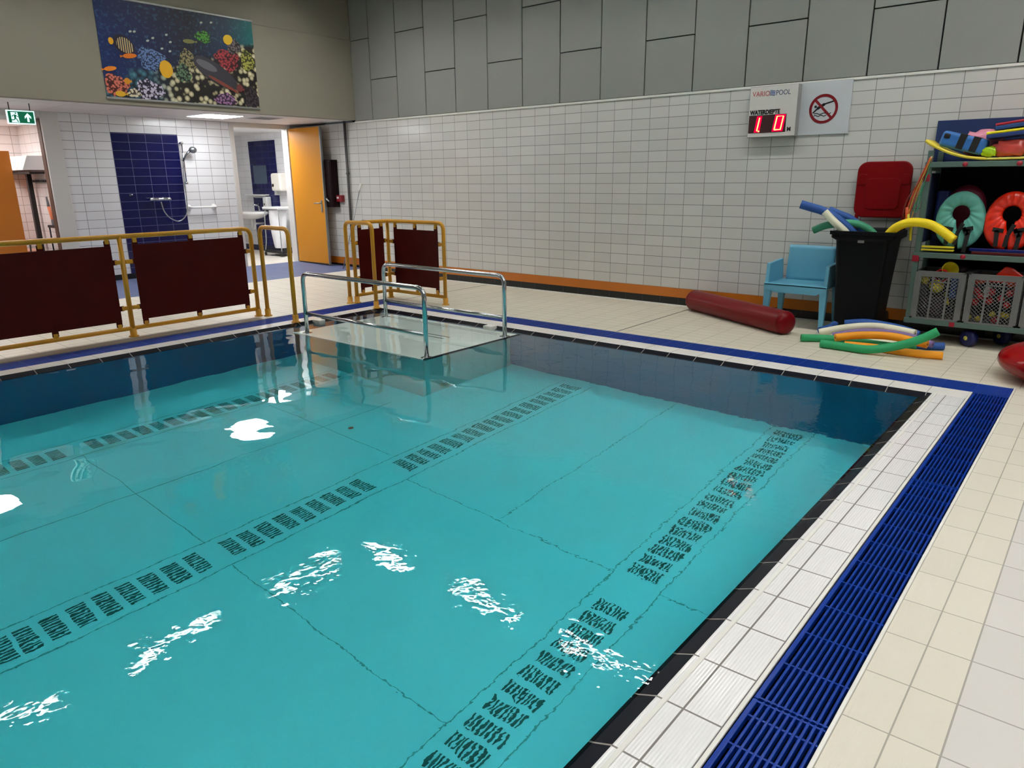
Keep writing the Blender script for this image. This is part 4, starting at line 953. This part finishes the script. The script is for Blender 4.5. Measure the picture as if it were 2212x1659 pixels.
MB().prism([(-.12,0), (-.01,.145), (.045,.135), (.16,.05), (.16,0)], 'Y', -.03, .03, bev=.012).build('cone', C('orange foil', (240,46,20), .22, coat=.3), t)
k = 0
for x, z in ((-.06,.59), (-.02,.60), (-.055,.50), (-.01,.46), (-.05,.40), (.19,.585), (.235,.58), (.2,.50), (.24,.52), (.14,.45), (.06,.5), (.05,.42), (.19,.40), (.12,.26)):
    o = MB().ball((x,1.80+.02*(k % 3),z), .030+.004*(k % 3), n=14).build('toy_ball', TC['red' if z < .57 else 'orange']); k += 1
    tag(o, 'red or orange plastic ball inside the middle crate', 'ball', 'plastic balls in the middle crate')
for x, z in ((-.075,.27), (.0,.265), (.10,.315), (.17,.315), (.21,.31)):
    o = MB().ball((x,1.785,z), .026, n=14).build('toy_duck', TC['yellow']); tag(o, 'small yellow toy low in the middle crate', 'toy', 'yellow toys in the middle crate')
o = MB().lathe([(0,0),(.022,0),(.022,.09),(.01,.11),(.01,.13),(0,.13)], 14, at=(.03,1.785,.46)).build('toy_bottle', TC['white']); tag(o, 'small white bottle between the red balls', 'bottle')
# swim collars on the middle shelf
def collar(x, col, label, y=1.87):
    t = thing('swim_collar', label, 'life vest', (x,y,.835)); m = C('collar '+col[0], col[1], .3 if col[0] == 'orange' else .45, coat=.25 if col[0] == 'orange' else 0)
    def ring(u, v):
        a = u*(2*PI-.16)+.08-PI/2     # slit at the bottom
        ox, oz = .192*math.cos(a), .25*math.sin(a)
        if math.sin(a) < -.3: ox *= 1.03
        cx_, cz_ = 0, .31
        ix, iz = .066*math.cos(a), .062+.068*math.sin(a)
        if math.sin(a) < -.8: iz -= .10*((-math.sin(a)-.8)/.2); ix *= .8
        w_ = v*2*PI; mid = .5; rx = (ox-ix)/2; rz = (oz-.06+.06-iz)/2
        px, pz = (ix+ox)/2, (iz+oz)/2
        wr_ = 1+.03*math.sin(a*22)*max(0, -math.cos(w_))
        return (px+rx*math.cos(w_), -.042*abs(math.sin(w_))**.7*math.copysign(1,math.sin(w_))*wr_-.003*math.sin(a*17), .262+pz+rz*math.cos(w_))
    MB().grid(ring, 90, 17).build('bladder', m, t)
    S_ = C('black strap', (10,10,11), .6)
    for pts in ([(-.10,.135), (-.03,.125)], [(-.072,.13), (-.066,.02)], [(.035,.125), (.10,.14)], [(.075,.13), (.058,-.03)], [(.03,.17), (.0,.10), (-.01,.02)], [(.035,.14), (.07,.09)]):
        b = MB()
        for p_, q_ in zip(pts, pts[1:]):
            d_ = (Vector(q_)-Vector(p_)).normalized(); n_ = Vector((-d_.y,d_.x))*.014
            b.prism([tuple(Vector(p_)+n_), tuple(Vector(p_)-n_), tuple(Vector(q_)-n_), tuple(Vector(q_)+n_)], 'Y', -.048, -.040)
        b.xf(Matrix.Translation((0,-.012,.03)) @ Matrix.Diagonal((1.15,1,1.25,1))).build('strap', S_, t)
    return t
collar(-.265, ('teal', (98,176,160)), 'teal inflatable swim collar with black straps on the middle shelf'); collar(.108, ('orange', (236,44,16)), 'shiny orange inflatable swim collar with black straps on the middle shelf'); collar(.50, ('orange', (236,44,16)), 'orange swim collar beyond the right edge of the photo')
for z, lb in ((.842,'lower thin yellow board on the left of the middle shelf'), (.868,'upper thin yellow board on the left of the middle shelf')):
    o = MB().box((-.52,1.752,z-.009), (-.265,1.81,z+.007), .004).build('thin_board', C('board yellow', (216,200,40), .45)); tag(o, lb, 'board', 'thin yellow boards')
o = MB().box((-.13,1.765,.82), (.8,1.80,.845), .004).build('folded_mat', C('dark red mat', (84,6,12), .35)); tag(o, 'dark red folded mat in front of the orange collar', 'mat')
o = MB().box((-.15,1.765,.845), (.8,1.80,.872), .006).build('folded_mat', C('navy mat', (12,20,96), .25, coat=.3)); tag(o, 'shiny navy folded mat lying on the dark red one', 'mat')
o = MB().box((-.50,2.0,.82), (-.40,2.17,1.35), .02).build('back_float', C('navy float', (14,34,92), .5)); tag(o, 'navy float standing at the left inside the middle shelf', 'float')
o = MB().ball((-.27,2.08,1.2), .16, .06, .2).build('swim_ball', C('dark pink', (120,14,50), .5)); tag(o, 'dark pink ball behind the teal collar', 'ball')
# top shelf
o = MB().tube([(0,0,0),(0,0,.1)], .01).build('x', M_blk); bpy.data.objects.remove(o)
def sheet(pts, y0, y1, th, m, nm, label, cat='mat', parent=None):
    b = MB(); P_ = curve([(x,0,z) for x, z in pts], 30)
    V = [[b.bm.verts.new((p_.x, y, p_.z)) for p_ in P_] for y in (y0, y1)]
    for i in range(30): f = b.bm.faces.new((V[0][i], V[0][i+1], V[1][i+1], V[1][i])); f.smooth = True
    o = b.build(nm, m, solid=th); return tag(o, label, cat)
sheet([(-.60,1.775), (-.545,1.735), (-.40,1.665), (-.27,1.628), (-.135,1.612)], 1.735, 2.12, .022, C('yellow foam', (226,204,60), .5), 'foam_mat', 'yellow foam mat curling up at the left of the top shelf')
sheet([(-.128,1.610), (.05,1.612), (.35,1.618), (.7,1.62)], 1.74, 2.12, .018, C('yellow foam pale', (222,208,90), .5), 'foam_mat', 'pale yellow foam mat lying flat under the pink armbands')
t = thing('back_float', 'blue back float with two black straps on the curled yellow mat', 'float', (-.315,1.83,1.745)); t.rotation_euler = (0, .27, 0)
MB().box((-.185,-.06,-.066), (.17,.09,.066), .03, 4).build('foam', C('float blue', (46,108,178), .5), t)
for x in (-.02, .085): MB().box((x-.028,-.064,-.055), (x+.028,.05,.070), .004).build('strap', C('black strap', (10,10,11), .6), t)
MB().box((-.165,-.066,.005), (-.115,-.05,.045), .01).build('buckle', C('black strap', (10,10,11), .6), t)
def puff(nm, c, m, rx, ry, rz, label, cat, seed, g=None):
    rnd = random.Random(seed); ph = [rnd.random()*6 for _ in range(6)]
    b = MB().ball((0,0,0), 1, n=32)
    for v in b.bm.verts:
        d_ = v.co.normalized(); k = 1+.06*math.sin(5*d_.x*2+ph[0])+.05*math.sin(9*d_.z+7*d_.x+ph[1])+.04*math.sin(15*d_.x+11*d_.y+ph[2])
        w_ = Vector((abs(d_.x)**.6*math.copysign(1,d_.x), abs(d_.y)**.6*math.copysign(1,d_.y), abs(d_.z)**.7*math.copysign(1,d_.z)))
        v.co = Vector((c[0]+w_.x*rx*k, c[1]+w_.y*ry*k, c[2]+w_.z*rz*k))
    return tag(b.build(nm, m), label, cat, g)
M_pink = C('pink vinyl', (206,128,148), .25, coat=.3, noise=.2, nscale=9); M_pinkred = C('pink red vinyl', (206,78,70), .22, coat=.3, noise=.45, nscale=8); M_lime = C('lime vinyl', (168,206,24), .25, coat=.3, noise=.3, nscale=12)
puff('armband', (-.20,2.02,1.745), M_pink, .15, .10, .105, 'pale pink inflatable behind the blue back float', 'inflatable', 1)
puff('armband', (.03,1.86,1.695), M_pinkred, .135, .085, .068, 'glossy pink and red armband under the stacked boards', 'inflatable', 2)
puff('armband', (-.125,1.83,1.67), M_lime, .06, .06, .042, 'lime green crumpled armband left of the pink one', 'inflatable', 3)
puff('armband', (.21,1.84,1.67), M_lime, .10, .06, .04, 'lime green armband right of the pink one', 'inflatable', 4)
def kick(z, c1, c2, x0, label, tilt=-.10, y=1.85):
    t = thing('kickboard', label, 'kickboard', (x0,y,z)); t.rotation_euler = (0, tilt, 0)
    MB().box((0,-.10,.014), (.42,.2,.034), .007).build('top_layer', C('kick '+str(c1), c1, .5), t); MB().box((.0,-.10,-.02), (.42,.2,.013), .007).build('bottom_layer', C('kick '+str(c2), c2, .5), t)
kick(1.79, (240,226,20), (24,52,110), -.155, 'yellow and blue kickboard, lower of the two on the top shelf'); kick(1.855, (176,24,44), (30,66,124), -.10, 'red and blue kickboard, upper of the two on the top shelf', -.13)
# hanging tubes
g = 'exercise tubes on the trolley post'
for k, (c_, dx, zl, lb) in enumerate((((196,70,30),-.035,1.18,'orange exercise tube hanging on the trolley post'), ((196,150,60),-.02,1.12,'sandy exercise tube hanging on the trolley post'), ((40,130,90),.02,1.2,'green exercise tube hanging on the trolley post'), ((120,50,30),-.06,1.15,'brown exercise tube hanging on the trolley post'))):
    x = TX0-.01+.012*k
    o = MB().tube(curve([(TX0+.01+.004*k,1.725,1.64), (x-.02+dx*.3,1.715,1.5), (TX0-.06+dx,1.70,1.3), (TX0-.085+dx,1.70,zl), (TX0-.07+dx,1.715,zl-.03), (TX0-.055+dx,1.72,zl+.02), (TX0-.03+dx*.6,1.72,1.4), (TX0-.0+.004*k,1.725,1.63)], 40), .0045, 8).build('exercise_tube', C('tube '+str(c_), c_, .4)); tag(o, lb, 'exercise tube', g)
    if k < 2: MB().tube([(TX0-.085+dx,1.70,zl+.03), (TX0-.075+dx,1.70,zl-.08)], .014, 10).build('grip', C('grip '+str(k), (206,80,30) if k == 0 else (200,190,40), .5), o)
o = MB().tube([(-.615,1.70,1.06), (-.605,1.70,.92)], .012, 10).build('tube_handle', TC['yellow']); tag(o, 'yellow tube handle hanging beside the trolley post', 'handle')
# red float disc
t = thing('float_disc', 'big shiny red inflatable disc cut by the right photo edge', 'inflatable', (.73,.87,0))
MB().lathe([(0,.0)]+[(.46*math.sin(a*PI/20)**.75 if a < 20 else 0, .145*(1-math.cos(a*PI/20))) for a in range(1,21)], 48).build('body', C('shiny red vinyl', (150,3,10), .18, spec=.3), t)
MB().tube([(.456*math.cos(a*PI/24),.456*math.sin(a*PI/24),.145) for a in range(48)], .004, 6, closed=True).build('seam', C('red seam', (84,5,11), .35), t)
MB().lathe([(0,.012),(.018,.01),(.02,0),(0,0)], 14, 'Y', at=(-.18,-.425,.13)).build('valve', C('red seam', (84,5,11), .35), t)
